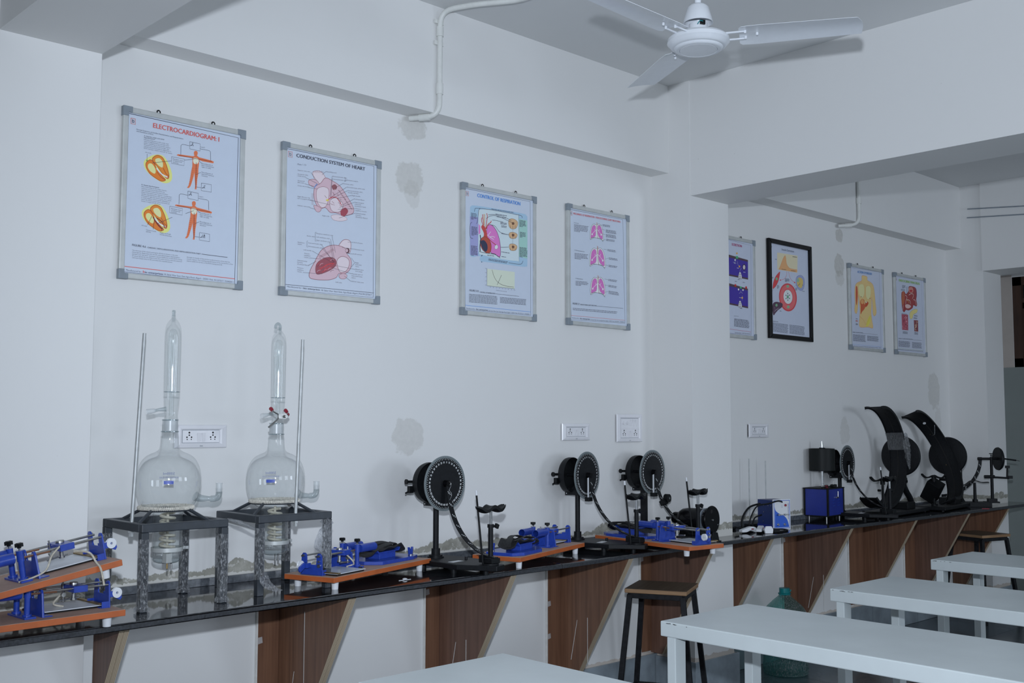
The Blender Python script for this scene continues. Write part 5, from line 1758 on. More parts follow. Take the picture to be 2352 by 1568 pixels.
        tb.lathe([(.0165, 0), (.0165, .102), (.0148, .102), (.0148, .004), (0, .004), (0, 0)], (.288 + xo, yy, z + .074), (1, 0, 0), 28)
        tb.build('finger_tube', p)
        MB(plain('copper_rod', (.30, .15, .09), .4, .6)).cyl((.19, yy + .004, z + .068), (.275, yy + .004, z + .070), .003, n=8).build('tube_rod', p)
    # hand rest
    hexa = [(.345, .115), (.385, .050), (.600, .042), (.655, .060), (.655, .190), (.600, .222), (.430, .222), (.355, .170)]
    MB(M_BLUE).prism(hexa, (0, 0, z), (1, 0, 0), (0, 1, 0), (0, 0, .014)).build('rest_plate', t, smooth=False, bevel=.0015)
    rb = MB(M_BLUE).bx(.44, .555, .105, .178, z + .014, z + .038)
    rb.prism([(.425, .038), (.575, .038), (.585, .050), (.580, .053), (.57, .043), (.43, .043), (.42, .053), (.415, .050)], (0, .10, z), (1, 0, 0), (0, 0, 1), (0, .083, 0))
    rb.build('rest_block', t, smooth=False, bevel=.001)
    # black cushion and strap
    nx, ny = 14, 7
    vs = []
    for s in (0, 1):
        for i in range(nx + 1):
            for j in range(ny + 1):
                u, v_ = i / nx, j / ny
                x = .385 + u * .235
                yc = .142 + (v_ - .5) * (.10 - .03 * abs(u - .5))
                zz = z + .048 + .012 * (u - .5) * 1.2 + .013 * (4 * (v_ - .5) ** 2) + .004 * math.sin(u * 17) - s * .006
                if u < .15:
                    zz -= .010 * (1 - u / .15)
                if u > .88:
                    zz -= .022 * (u - .88) / .12
                vs.append(Vector((x, yc, zz)))
    n_ = ny + 1
    T_ = (nx + 1) * n_
    fs = []
    for i in range(nx):
        for j in range(ny):
            q = i * n_ + j
            fs += [(q, q + 1, q + n_ + 1, q + n_), (T_ + q, T_ + q + n_, T_ + q + n_ + 1, T_ + q + 1)]
    for i in range(nx):
        for j in (0, ny):
            q = i * n_ + j
            fs.append((q, q + n_, T_ + q + n_, T_ + q))
    for j in range(ny):
        for i in (0, nx):
            q = i * n_ + j
            fs.append((q, q + 1, T_ + q + 1, T_ + q))
    m = MB(M_BLACKF)
    m.add(vs, fs)
    m.build('rest_cushion', t)
    pts = opn([(.39, .105, z + .052), (.46, .10, z + .068), (.54, .12, z + .068), (.60, .15, z + .064), (.635, .16, z + .052), (.640, .16, z + .036)], 4)
    MB(M_BLACKF).band(pts, (.1, 1, .1), .030, .003, lambda i: (0, 0, 1)).build('strap', t)
    pts = opn([(.43, .175, z + .058), (.50, .17, z + .068), (.57, .18, z + .066), (.61, .17, z + .058)], 4)
    MB(M_BLACKF).band(pts, (.3, 1, .3), .026, .003, lambda i: (0, 0, 1)).build('strap', t)
    # wing nut
    MB(M_STEEL).cyl((.625, .075, z + .014), (.625, .075, z + .018), .011, n=14).build('washer', t)
    wn_ = MB(M_BLUE)
    for s in (-1, 1):
        wn_.prism([(-.004, 0), (.004, 0), (.004 + .003 * s, .022), (.006 * s + .003, .032), (.006 * s - .004, .032), (-.005 + .003 * s, .020)], (.625 + .007 * s, .071, z + .016), (1, 0, 0), (0, 0, 1), (0, .009, 0))
    wn_.build('wing_nut', t, smooth=False, bevel=.001)
    if cord:
        MB(M_STRING).tube(opn([(slider + .02, .170, z + .075), (slider + .055, .185, z + .055), (slider + .085, .200, z + .020), (slider + .13, .19, z + .006), (slider + .16, .185, z + .004)], 6), .0028, 6).build('cotton_cord', t)
        MB(M_STRING).tube(opn([(slider - .02, .170, z + .050), (slider - .05, .205, z + .040), (slider - .058, .226, z + .010), (slider - .060, .247, z - .010), (slider - .062, .250, z - .060)], 6), .0032, 6).build('cotton_cord', t)
    else:
        MB(M_STRING).tube(opn([(slider + .01, .10, z + .06), (slider + .03, .085, z + .035), (slider + .045, .09, z + .018), (slider + .02, .105, z + .010)], 5), .003, 6).build('cotton_cord', t)
    random.seed(5)
    return t


def place(t, rot, local, world):
    m = (Matrix.Rotation(rot[2], 3, 'Z') @ Matrix.Rotation(rot[1], 3, 'Y') @ Matrix.Rotation(rot[0], 3, 'X'))
    t.rotation_euler = rot
    t.location = Vector(world) - m @ Vector(local)


ea = ergograph('orange-edged ergograph board standing before the farther steel stand', .195, seed=1)
place(ea, (0, 0, R(18.3)), (0, 0, 0), (2.31, -.458, CT))
eb = ergograph('orange-edged ergograph board between the first and second degree dials', .185, seed=2)
place(eb, (0, 0, R(198.3)), (BL, BW, 0), (3.238, -.493, CT))
ec = ergograph('orange-edged ergograph board jutting over the worktop edge above the stool', .19, seed=3)
place(ec, (0, 0, R(83)), (0, BW, 0), (4.103, -.735, CT))
ee = ergograph('orange-edged ergograph board lying flat beneath the tilted one', .115, seed=4)
place(ee, (0, 0, R(183.5)), (0, BW, 0), (1.455, -.588, CT))
ed = ergograph('orange-edged ergograph board resting tilted on top of another one', .135, cord=True, seed=5)
place(ed, (0, R(9.5), R(183.5)), (0, BW, .0495), (1.440, -.585, 1.055))


# ------------------------------------------------------------------ degree-dial perimeters
def knob_star(mb, c, ax, r, h, n=5):
    ax_, u, v_ = mb.frame(ax)
    st = []
    for i in range(2 * n):
        a = PI * i / n
        rr = r if i % 2 == 0 else r * .68
        st.append((rr * math.cos(a), rr * math.sin(a)))
    mb.prism(st, c, u, v_, ax_ * h)


def perimeter(label, strip=True, target=False, square=False, straight=0.0):
    t = thing('perimeter_instrument', label, 'perimeter', group='dial perimeters on the worktop')
    HZ = .363
    poly = [(-.092, .030), (.085, .050), (.105, .0), (.105, -.215), (.050, -.330), (.045, -.375), (-.020, -.395), (-.052, -.330), (-.100, -.240)]
    MB(M_BLACKM).prism(poly, (0, 0, .018), (1, 0, 0), (0, 1, 0), (0, 0, .022)).build('base_plate', t, smooth=False, bevel=.003)
    for x, y in ((-.07, 0), (.08, .02), (.07, -.22), (-.02, -.33), (-.08, -.2)):
        MB(M_BLACK).cyl((x, y, 0), (x, y, .018), .012, n=12).build('rubber_foot', t)
    MB(M_WHITE).box((-.03, -.16, .0402), (.07, .03, .0005), Matrix.Rotation(R(8), 3, 'Z')).build('paper_label', t, smooth=False)
    MB(M_STEELBLK).cyl((.05, -.14, .04), (.05, -.14, .052), .007, n=12).build('stop_pin', t)
    # column
    c = MB(M_BLACKM).cyl((0, 0, .040), (0, 0, .046), .036, n=28).cyl((0, 0, .046), (0, 0, .053), .030, n=28).cyl((0, 0, .053), (0, 0, .080), .019, n=20)
    if square:
        c.bx(-.014, .014, -.014, .014, .08, .285)
    else:
        c.cyl((0, 0, .080), (0, 0, .285), .0125, n=18)
    c.build('column', t)
    # side bracket carrying the drum
    b = MB(M_BLACKM).bx(-.014, .014, -.014, .066, .262, .284).bx(-.016, .016, .042, .066, .262, .298).bx(-.016, .016, -.016, .018, .262, .30)
    b.build('bracket', t, smooth=False, bevel=.0015)
    MB(M_CHROME).cyl((-.018, .055, .27), (-.0155, .055, .27), .003, n=8).build('screw', t)
    # open drum behind the dial
    MB(M_BLACKM).lathe([(0, .070), (.078, .068), (.086, .060), (.089, .050), (.089, .026), (.0865, .026), (.0865, .050), (.080, .058), (0, .060)], (0, 0, HZ), (0, 1, 0), 44).build('drum', t)
    MB(M_BLACKM).cyl((0, -.07, HZ), (0, .075, HZ), .008, n=14).build('axle', t)
    tl = MB(M_BLACK)
    tl.cyl((-.030, .072, HZ + .004), (-.100, .080, HZ + .006), .0055, n=12).cyl((-.100, .080, HZ + .006), (-.106, .0805, HZ + .006), .011, n=14)
    tl.box((-.086, .072, HZ - .028), (.022, .018, .030)).cyl((-.088, .078, HZ - .036), (-.108, .080, HZ - .044), .004, n=8)
    tl.build('rear_clamp', t, smooth=False)
    # graduated dial
    d = MB(M_ACRYL).lathe([(.108, -.002), (.1195, -.002), (.1195, .002), (.108, .002)], (0, -.056, HZ), (0, 1, 0), 64, close=True).build('clear_rim', t)
    di = MB(M_BLACKM).lathe([(0, -.0025), (.1095, -.0025), (.1095, .0025), (0, .0025)], (0, -.056, HZ), (0, 1, 0), 64).build('dial', t)
    mk = MB(plain('dial_white', (.72, .74, .75), .5))
    tk_ = MB(M_HOLE)
    Y = -.059
    for k in range(72):
        a = R(k * 5)
        s, c_ = math.sin(a), math.cos(a)
        for rr0, rr1, ww in ((.1015 if k % 2 == 0 else .104, .109, .0008),):
            p = [Vector((s * r_ + c_ * w_, Y, HZ + c_ * r_ - s * w_)) for r_, w_ in ((rr0, -ww), (rr0, ww), (rr1, ww), (rr1, -ww))]
            mk.add(p, [(0, 1, 2, 3)])
        p = [Vector((s * r_ + c_ * w_, Y - .0002, HZ + c_ * r_ - s * w_)) for r_, w_ in ((.1105, -.0006), (.1105, .0006), (.1155, .0006), (.1155, -.0006))]
        tk_.add(p, [(0, 1, 2, 3)])
    for k in range(36):
        n_ = k * 10 - 10 if k * 10 <= 180 else 360 - k * 10 + 10
        n_ = abs(n_) if n_ <= 180 else 360 - n_
        a = R(k * 10 - 6)
        s, c_ = math.sin(a), math.cos(a)
        vs, fs, w0 = text_mesh(str(n_))
        sc_ = .0125
        pos = Vector((s * .0915, Y, HZ + c_ * .0915))
        ex, ez = Vector((c_, 0, -s)), Vector((s, 0, c_))
        for bo in (-.0004, .0004):
            mk.add([pos + Vector((0, -abs(bo) + bo * .3, 0)) + ex * ((v_[0] - w0 / 2) * sc_ * .70 + bo) + ez * (v_[1] * sc_ - .004) for v_ in vs], fs)
    mk.build('scale_print', di, smooth=False, kind='stuff')
    tk_.build('rim_print', d, smooth=False, kind='stuff')
    MB(M_BLACKG).cyl((0, -.058, HZ), (0, -.082, HZ), .015, .013, 22).build('hub', t)
    # quarter-circle arc hanging from the hub
    Rr, e0 = .290, -.080
    pts, nr = [], []
    if straight:
        pts.append((0, e0 - .010, HZ + .012))
    for k in range(25):
        a = R(90 * k / 24)
        pts.append((0, e0 - Rr + Rr * math.cos(a), HZ - Rr * math.sin(a)))
    ctr = Vector((0, e0 - Rr, HZ))
    ab = MB(M_BLACKM).band(pts, (1, 0, 0), .024, .004, lambda i: Vector(pts[i]) - ctr).build('arc', t)
    am = MB(MATS['dial_white'])
    for k in range(1, 10):
        a = R(k * 10 - 2)
        n_ = Vector((0, math.cos(a), -math.sin(a)))
        tg = Vector((0, -math.sin(a), -math.cos(a)))
        p = ctr + n_ * (Rr - .0006)
        for (du, dv, wu, wv) in ((0, 0, .0055, .0008), (-.0055, -.006, .0018, .002), (.0055, .006, .0018, .002), (0, .0, .0008, .004)):
            q = p + Vector((1, 0, 0)) * du + tg * dv
            am.add([q + Vector((sx * wu, 0, 0)) + tg * (sy * wv) for sx, sy in ((-1, -1), (1, -1), (1, 1), (-1, 1))], [(0, 1, 2, 3)])
    am.build('arc_print', ab, smooth=False, kind='stuff')
    if strip:
        MB(M_WHITE).prism([(-.006, 0), (.006, .002), (.006, -.10), (-.006, -.10)], (-.016, -.072, HZ - .012), (1, 0, 0), (0, 0, 1), (0, -.002, 0)).build('pointer_strip', t, smooth=False)
        MB(M_BLACK).bx(-.030, .006, -.086, -.060, HZ - .128, HZ - .108).build('strip_clamp', t, smooth=False, bevel=.002)
    if target:
        a = R(33)
        p = ctr + Vector((0, math.cos(a), -math.sin(a))) * Rr
        tt = MB(M_BLACK)
        tt.box(p + Vector((0, 0, 0)), (.040, .026, .026), Matrix.Rotation(-a, 3, 'X'))
        tt.cyl(p + Vector((.022, -.02, .022)), p + Vector((.022, .004, .022)), .022, n=20)
        tt.build('target_carriage', t, smooth=False)
        MB(M_CHROME).cyl(p + Vector((.022, -.024, .022)), p + Vector((.022, -.02, .022)), .006, n=10).build('target_hub', t)
    # foot of the arc near the chin post
    MB(M_BLACK).box((0, -.345, .058), (.05, .05, .022)).box((.01, -.30, .062), (.06, .025, .03)).build('arc_foot', t, smooth=False, bevel=.002)
    # chin post
    cp = MB(M_BLACKM).cyl((0, -.338, .040), (0, -.338, .046), .034, n=24).cyl((0, -.338, .046), (0, -.338, .070), .017, n=18).cyl((0, -.338, .07), (0, -.338, .200), .0105, n=16).cyl((0, -.338, .192), (0, -.338, .206), .014, n=16).build('chin_post', t)
    MB(M_CHROME).cyl((0, -.338, .2), (0, -.338, .262), .0065, n=14).build('post_rod', cp)
    kb = MB(M_BLACK).cyl((.012, -.338, .199), (.028, -.338, .198), .003, n=8)
    kb.box((.036, -.338, .196), (.018, .010, .018), Matrix.Rotation(R(25), 3, 'Y'))
    kb.build('post_knob', cp, smooth=False)
    # chin rest: shallow double cup
    nx, ny = 22, 6
    vs = []
    for s in (0, 1):
        for i in range(nx + 1):
            u = i / nx * 2 - 1
            wy = .026 * math.sqrt(max(.02, 1 - abs(u) ** 3.5))
            zz = .283 - .010 * math.cos(u * 2 * PI * .98) * -1 + (.004 if abs(u) > .9 else 0)
            zz = .272 + .0105 * math.cos(u * 2 * PI) * (1 - .45 * abs(u)) + .003 * abs(u)
            for j in range(ny + 1):
                v_ = j / ny * 2 - 1
                vs.append(Vector((u * .084, -.338 + v_ * wy, zz + .004 * v_ * v_ - s * (.014 - .009 * abs(u) ** 3))))
    n_ = ny + 1
    T_ = (nx + 1) * n_
    fs = []
    for i in range(nx):
        for j in range(ny):
            q = i * n_ + j
            fs += [(q, q + 1, q + n_ + 1, q + n_), (T_ + q, T_ + q + n_, T_ + q + n_ + 1, T_ + q + 1)]
    for i in range(nx):
        for j in (0, ny):
            q = i * n_ + j
            fs.append((q, q + n_, T_ + q + n_, T_ + q))
    for j in range(ny):
        for i in (0, nx):
            q = i * n_ + j
            fs.append((q, q + 1, T_ + q + 1, T_ + q))
    m = MB(M_BLACK)
    m.add(vs, fs)
    m.build('chin_rest', cp)
    # sighting rod with a white tip
    pr_ = MB(M_BLACK).cyl((-.028, -.322, .04), (-.046, -.300, .325), .0042, n=10).build('sighting_rod', t)
    MB(M_WHITE).cyl((-.046, -.300, .325), (-.047, -.2985, .345), .0044, n=10).build('rod_tip', pr_)
    return t


p1 = perimeter('black degree-dial perimeter nearest the glass flasks, hook-shaped chrome wire at its hub', strip=False)
p1['label'] = 'black degree-dial perimeter standing nearest to the glass flasks'
p1.location, p1.rotation_euler = (3.025, -.183, CT), (0, 0, R(2.7))
MB(M_CHROME).tube(opn([(-.003, -.084, .372), (.008, -.084, .366), (.006, -.086, .350), (-.004, -.088, .335), (.010, -.089, .318), (0, -.088, .295), (-.006, -.086, .285)], 5), .0013, 6).build('wire_hook', p1)
p2 = perimeter('black degree-dial perimeter with white strip, just beyond the middle orange board')
p2['label'] = 'black degree-dial perimeter with white strip, standing below the wide socket plate'
p2.location, p2.rotation_euler = (4.019, -.102, CT), (0, 0, R(11))
p3 = perimeter('black degree-dial perimeter with a round target knob clamped on its arc', target=True, square=True)
p3.location, p3.rotation_euler = (4.556, -.092, CT), (0, 0, R(5))
p4 = perimeter('black degree-dial perimeter half hidden behind the blue kymograph box')
p4.location, p4.rotation_euler = (6.600, -.100, CT), (0, 0, R(6))


# the last perimeter faces the other way
def far_perimeter():
    t = thing('perimeter_instrument', 'slim black perimeter seen edge-on at the far end of the worktop', 'perimeter', (8.315, -.40, CT), R(-50), group='dial perimeters on the worktop')
    q = MB(M_BLACKM).bx(-.06, .045, -.03, .03, .028, .040).bx(-.035, .03, -.022, .022, .04, .062)
    q.cyl((0, 0, .05), (0, 0, .375), .012, .0105, 16).build('column', t)
    MB(M_BLACKM).bx(-.30, -.02, -.055, .065, 0.0, .036).build('base_block', t, smooth=False, bevel=.002)
    MB(M_BLACKM).cyl((-.085, -.006, .362), (.05, .008, .362), .0095, n=12).cyl((-.10, -.006, .362), (-.07, -.004, .362), .012, n=12).build('axle', t)
    k = MB(M_BLACK).cyl((0, 0, .37), (0, 0, .398), .003, n=8)
    k.cyl((0, 0, .398), (0, 0, .404), .015, n=12).cyl((0, 0, .383), (0, 0, .388), .008, n=12)
    k.build('top_knob', t)
    MB(M_BLACKM).lathe([(0, -.008), (.085, -.010), (.088, 0), (.080, .012), (.03, .016), (0, .016)], (.055, .010, .362), (1, .12, 0), 40).build('dial', t)
    MB(M_BLACKM).cyl((-.055, -.002, .226), (.02, 0, .226), .0125, n=12).cyl((.02, 0, .222), (.135, .03, .215), .008, n=10).cyl((.12, .026, .222), (.125, .028, .30), .007, n=10).box((.125, .028, .30), (.03, .02, .02)).box((.145, .03, .222), (.03, .02, .022)).build('side_arm', t, smooth=False)
    MB(M_BLACKM).cyl((.10, .014, .362), (.19, .030, .350), .006, n=8).cyl((.19, .03, .35), (.22, .04, .345), .002, n=6).build('rear_pin', t)
    Rr = .275
    ctr = Vector((-.095 - Rr, -.006, .362))
    pts = [ctr + Vector((math.cos(R(88 * i / 22)) * Rr, .05 * math.sin(R(88 * i / 22)) ** 2, -math.sin(R(88 * i / 22)) * Rr)) for i in range(23)]
    ab = MB(M_BLACKM).band(pts, (0, 1, 0), .005, .024, lambda i: pts[i] - ctr).build('arc', t)
    am = MB(MATS['dial_white'])
    for k in range(1, 9):
        a = R(k * 10)
        i = Vector((math.cos(a), 0, -math.sin(a)))
        tg = Vector((-math.sin(a), 0, -math.cos(a)))
        p = ctr + i * (Rr + .012) + Vector((0, .05 * math.sin(a) ** 2 - .004, 0))
        for du, dv, wu, wv in ((0, 0, .0055, .0009), (-.005, -.006, .002, .002), (.005, .006, .002, .002)):
            c_ = p + i * du + tg * dv
            am.add([c_ + i * (sx * wu) + tg * (sy * wv) for sx, sy in ((-1, -1), (1, -1), (1, 1), (-1, 1))], [(0, 1, 2, 3)])
    am.build('arc_print', ab, smooth=False, kind='stuff')
    cp = MB(M_BLACKM).cyl((-.13, -.01, .036), (-.13, -.01, .18), .0125, .010, 14).cyl((-.13, -.01, .036), (-.13, -.01, .056), .02, n=14).build('chin_post', t)
    MB(M_BLACK).band(opn([(-.24, -.01, .165), (-.20, -.01, .160), (-.16, -.01, .188), (-.12, -.01, .192), (-.08, -.01, .180), (-.03, -.01, .182)], 5), (0, 1, 0), .05, .006, lambda i: (0, 0, 1)).build('chin_rest', cp)
    sr = MB(M_BLACK).cyl((-.22, .0, .036), (-.22, 0, .30), .0045, n=8).cyl((-.22, 0, .036), (-.22, 0, .062), .022, .008, 14).build('sighting_rod', t)
    MB(M_WHITE).cyl((-.22, 0, .30), (-.22, 0, .325), .0045, n=8).build('rod_tip', sr)


far_perimeter()


# ------------------------------------------------------------------ large projection perimeters with a broad curved band
def arc_perimeter(label, hub, ang, roll, wrap, extra, low):
    t = thing('arc_perimeter', label, 'arc perimeter', (hub[0], hub[1], CT), ang)
    HZ = hub[2] - CT
    # local frame: +X points to the patient, hub at the origin
    Rr, Wd = .335, .115
    rollm = Matrix.Rotation(roll, 3, 'X')
    pts = []
    N = 40
    for k in range(N + 1):
        a = R(98 - (98 + low) * k / N)
        pts.append(Vector((Rr - Rr * math.cos(a), 0, Rr * math.sin(a))))
    ctr = Vector((Rr, 0, 0))
    side = rollm @ Vector((0, 1, 0))
    P_ = [rollm @ p + Vector((.02, 0, HZ)) for p in pts]
    C_ = rollm @ ctr + Vector((.02, 0, HZ))
    bd = MB(M_BLACKM).band(P_, side, Wd, .008, lambda i: P_[i] - C_)
    bd = bd.build('arc_band', t)
    for s in (-1, 1):
        q = [p + side * (s * Wd / 2) + (C_ - p).normalized() * .006 for p in P_]
        MB(M_BLACKM).band(q, side, .004, .018, lambda i: P_[i] - C_).build('band_lip', bd)
    q = [p + (C_ - p).normalized() * .0016 for p in P_[6:34]]
    MB(M_HOLE).band(q, side, .006, .001, lambda i: P_[i + 6] - C_).build('band_slot', bd)
    for k in (13, 22):
        a = P_[k] + (C_ - P_[k]).normalized() * .002
        MB(M_BRASS).cyl(a - side * .02, a - side * .02 + (C_ - a).normalized() * .003, .003, n=8).build('rivet', bd)
    # round housing behind the band
    h = MB(M_BLACKM).lathe([(0, -.02), (.05, -.022), (.135, -.012), (.142, 0), (.138, .008), (.06, .03), (0, .035)], (-.03, 0, HZ), (-1, 0, 0), 48).build('round_housing', t)
    MB(M_BLACK).cyl((-.06, 0, HZ), (-.16, 0, HZ), .052, .04, 24).box((-.11, 0, HZ - .06), (.08, .06, .05)).build('lamp_house', t)
    MB(M_BLACKM).cyl((-.05, -.03, HZ - .165), (-.05, .03, HZ - .165), .012, n=14).bx(-.075, -.03, -.02, .02, HZ - .20, HZ - .10).build('yoke', t)
    MB(M_BLACKM).cyl((-.06, -.075, HZ - .18), (-.06, .03, HZ - .18), .011, n=14).build('lock_bar', t)
    # swan-neck column
    pp = opn([(-.050, 0, HZ - .12), (-.055, 0, HZ - .19), (-.10, 0, HZ - .245), (-.17, 0, HZ - .30), (-.205, 0, HZ - .345), (-.21, 0, .02)], 6)
    MB(M_BLACKM).tube(pp, .021, 14).build('swan_neck_column', t)
    MB(M_BLACKM).bx(-.26, .40, -.11, .11, .006, .030).build('base_plate', t, smooth=False, bevel=.004)
    MB(M_BLACK).bx(-.12, .02, -.06, .06, .030, .075).build('transformer_box', t, smooth=False, bevel=.002)
    for x, y in ((-.23, -.08), (-.23, .08), (.37, -.08), (.37, .08)):
        MB(M_BLACK).cyl((x, y, 0), (x, y, .007), .012, n=10).build('rubber_foot', t)
    cp = MB(M_BLACKM).cyl((.30, 0, .03), (.30, 0, .22), .009, n=12).cyl((.30, 0, .03), (.30, 0, .045), .022, n=14).build('chin_post', t)
    MB(M_BLACK).band(opn([(.30, -.085, .262), (.30, -.06, .240), (.30, -.03, .242), (.30, 0, .255), (.30, .03, .242), (.30, .06, .240), (.30, .085, .262)], 4), (1, 0, 0), .04, .010, lambda i: (0, 0, -1)).cyl((.30, 0, .21), (.30, 0, .245), .016, n=12).build('chin_rest', cp)
    MB(M_BLACK).cyl((.30, -.014, .17), (.30, -.035, .17), .008, n=8).build('post_knob', cp)
    if wrap:
        k0, k1 = 13, 16
        pq = [P_[k] for k in range(12, 17)]
        m = MB(M_BAG2)
        m.band([p + (p - C_).normalized() * .009 for p in pq], side, Wd + .008, .003, lambda i: pq[i] - C_)
        m.band([p - (p - C_).normalized() * .010 for p in pq], side, Wd + .008, .001, lambda i: pq[i] - C_)
        m.build('wound_plastic', t)
        vs = []
        random.seed(9)
        base = P_[13] + side * (Wd / 2 + .004)
        n = 12
        for k in range(n + 1):
            u = k / n
            wv = .024 * math.sin(PI * min(1, .18 + u * .8)) + .004
            cpt = base + Vector((-.02 - .02 * u, .02 * u, -.25 * u + .02))
            for a in range(8):
                th = 2 * PI * a / 8
                rr = wv * random.uniform(.7, 1.25)
                vs.append(cpt + Vector((rr * math.cos(th), rr * math.sin(th) * .8, random.uniform(-.006, .006))))
        m = MB(thin('crumpled_wrap', (.82, .84, .86), 1.5, 1.5, .06, .12, .20, .02))
        m.add(vs, [(k * 8 + a, k * 8 + (a + 1) % 8, (k + 1) * 8 + (a + 1) % 8, (k + 1) * 8 + a) for k in range(n) for a in range(8)])
        m.build('hanging_plastic', t, smooth=False)
    if extra:
        MB(M_BLACK).box((.27, -.02, .14), (.10, .10, .15), Matrix.Rotation(R(-32), 3, 'X') @ Matrix.Rotation(R(20), 3, 'Y')).build('head_box', t, smooth=False, bevel=.003)
        MB(M_WHITE).cyl(P_[9] + (C_ - P_[9]).normalized() * .003, P_[9] + (C_ - P_[9]).normalized() * .006, .011, n=16).build('white_disc', bd)
        MB(M_CHROME).tube([P_[11] + side * .05, P_[11] + side * .05 - Vector((0, 0, .07)), P_[11] + side * .02 - Vector((0, 0, .072))], .0018, 6).build('wire_hook', bd)
    return t


arc_perimeter('black arc perimeter with crumpled plastic wrapped around its curved band', (7.245, -.20, 1.252), R(185), R(2), True, False, 128)
arc_perimeter('black arc perimeter with a white dot on its tilted curved band', (7.97, -.21, 1.238), R(187), R(23), False, True, 100)

# ------------------------------------------------------------------ remaining bench instruments
def kymograph():
    b0, b1, b2 = at(1901, 1184, 2, .885), at(1851, 1180, 2, .885), at(1935, 1178, 2, .885)
    cx, cy = 6.425, -.082
    t = thing('kymograph', 'blue box kymograph carrying a large black recording drum', 'kymograph', (cx, cy, CT), R(6))
    Wx, Wy, z0, z1 = .120, .080, .030, .200
    b = MB(M_BLACK)
    b.bx(-Wx - .006, Wx + .006, -Wy - .006, Wy + .006, z0 - .006, z0).bx(-Wx - .008, Wx + .008, -Wy - .008, Wy + .008, z1, z1 + .007)
    for sx in (-1, 1):
        for sy in (-1, 1):
            b.bx(sx * Wx - .006, sx * Wx + .006, sy * Wy - .006, sy * Wy + .006, z0, z1)
            MB(M_STEEL).cyl((sx * (Wx - .02), sy * (Wy - .02), 0), (sx * (Wx - .02), sy * (Wy - .02), z0 - .006), .004, n=10).build('levelling_foot', t)
    b.build('corner_frame', t, smooth=False, bevel=.001)
    MB(M_BLUE2).bx(-Wx + .003, Wx - .003, -Wy - .001, Wy + .001, z0, z1).build('front_panel', t, smooth=False)
    MB(M_BLUE2).bx(-Wx - .001, Wx + .001, -Wy + .003, Wy - .003, z0, z1).build('side_panel', t, smooth=False)
    for k in range(3):
        for xx in (-.03, .045):
            MB(M_BLUE).box((xx, -Wy - .002, z0 + .098 - k * .018), (.034, .003, .004), Matrix.Rotation(R(-7), 3, 'Y')).build('louvre', t, smooth=False)
    MB(M_STEEL).bx(-.002, .03, -Wy - .010, -Wy - .002, z1 - .060, z1 - .052).cyl((.026, -Wy - .006, z1 - .056), (.028, -Wy - .006, z1 - .018), .003, n=8).build('lever', t, smooth=False)
    MB(M_CHROME).cyl((-.02, 0, z1), (-.02, 0, .468), .0085, n=16).build('shaft', t)
    MB(M_DRUM).lathe([(.0, -.072), (.081, -.072), (.083, -.070), (.083, .072), (.081, .074), (.076, .074), (.076, .068), (0, .068)], (-.02, 0, .388), n=48).build('recording_drum', t)
    c = MB(M_BLACK).cyl((-.02, 0, .460), (-.02, 0, .468), .017, n=16).bx(-.02, .022, -.006, .006, .460, .466)
    c.build('drum_clamp', t)
    MB(M_CHROME).cyl((-.02, 0, .468), (-.02, 0, .496), .0088, n=14).cyl((-.02, 0, .496), (-.02, 0, .510), .005, n=12).build('shaft_head', t)
    MB(M_STEEL).box((-.02, -.02, z1 + .020), (.06, .012, .006)).box((-.055, -.03, z1 + .014), (.03, .02, .006)).build('gear_lever', t, smooth=False)
    MB(M_RED).bx(-.062, -.042, -.05, -.036, z1 + .007, z1 + .022).build('red_button', t, smooth=False, bevel=.002)
    # top plug left on the box
    pl = thing('black_plug', 'black three-pin plug lying on top of the blue kymograph box', 'plug', (cx + .055, cy - .04, CT + z1 + .007), R(20))
    MB(M_BLACK).bx(-.028, .028, -.018, .018, 0, .018).build('body', pl, smooth=False, bevel=.004)
    for dx in (-.012, .014):
        MB(M_STEEL).cyl((dx, 0, .018), (dx + .002, 0, .040), .0028, n=8).build('pin', pl)
    MB(M_BLACK).tube(opn([(-.028, 0, .008), (-.06, -.01, .006), (-.10, .0, .012), (-.15, .02, .010), (-.17, .05, .004)], 6), .003, 6).build('cable', pl)


kymograph()


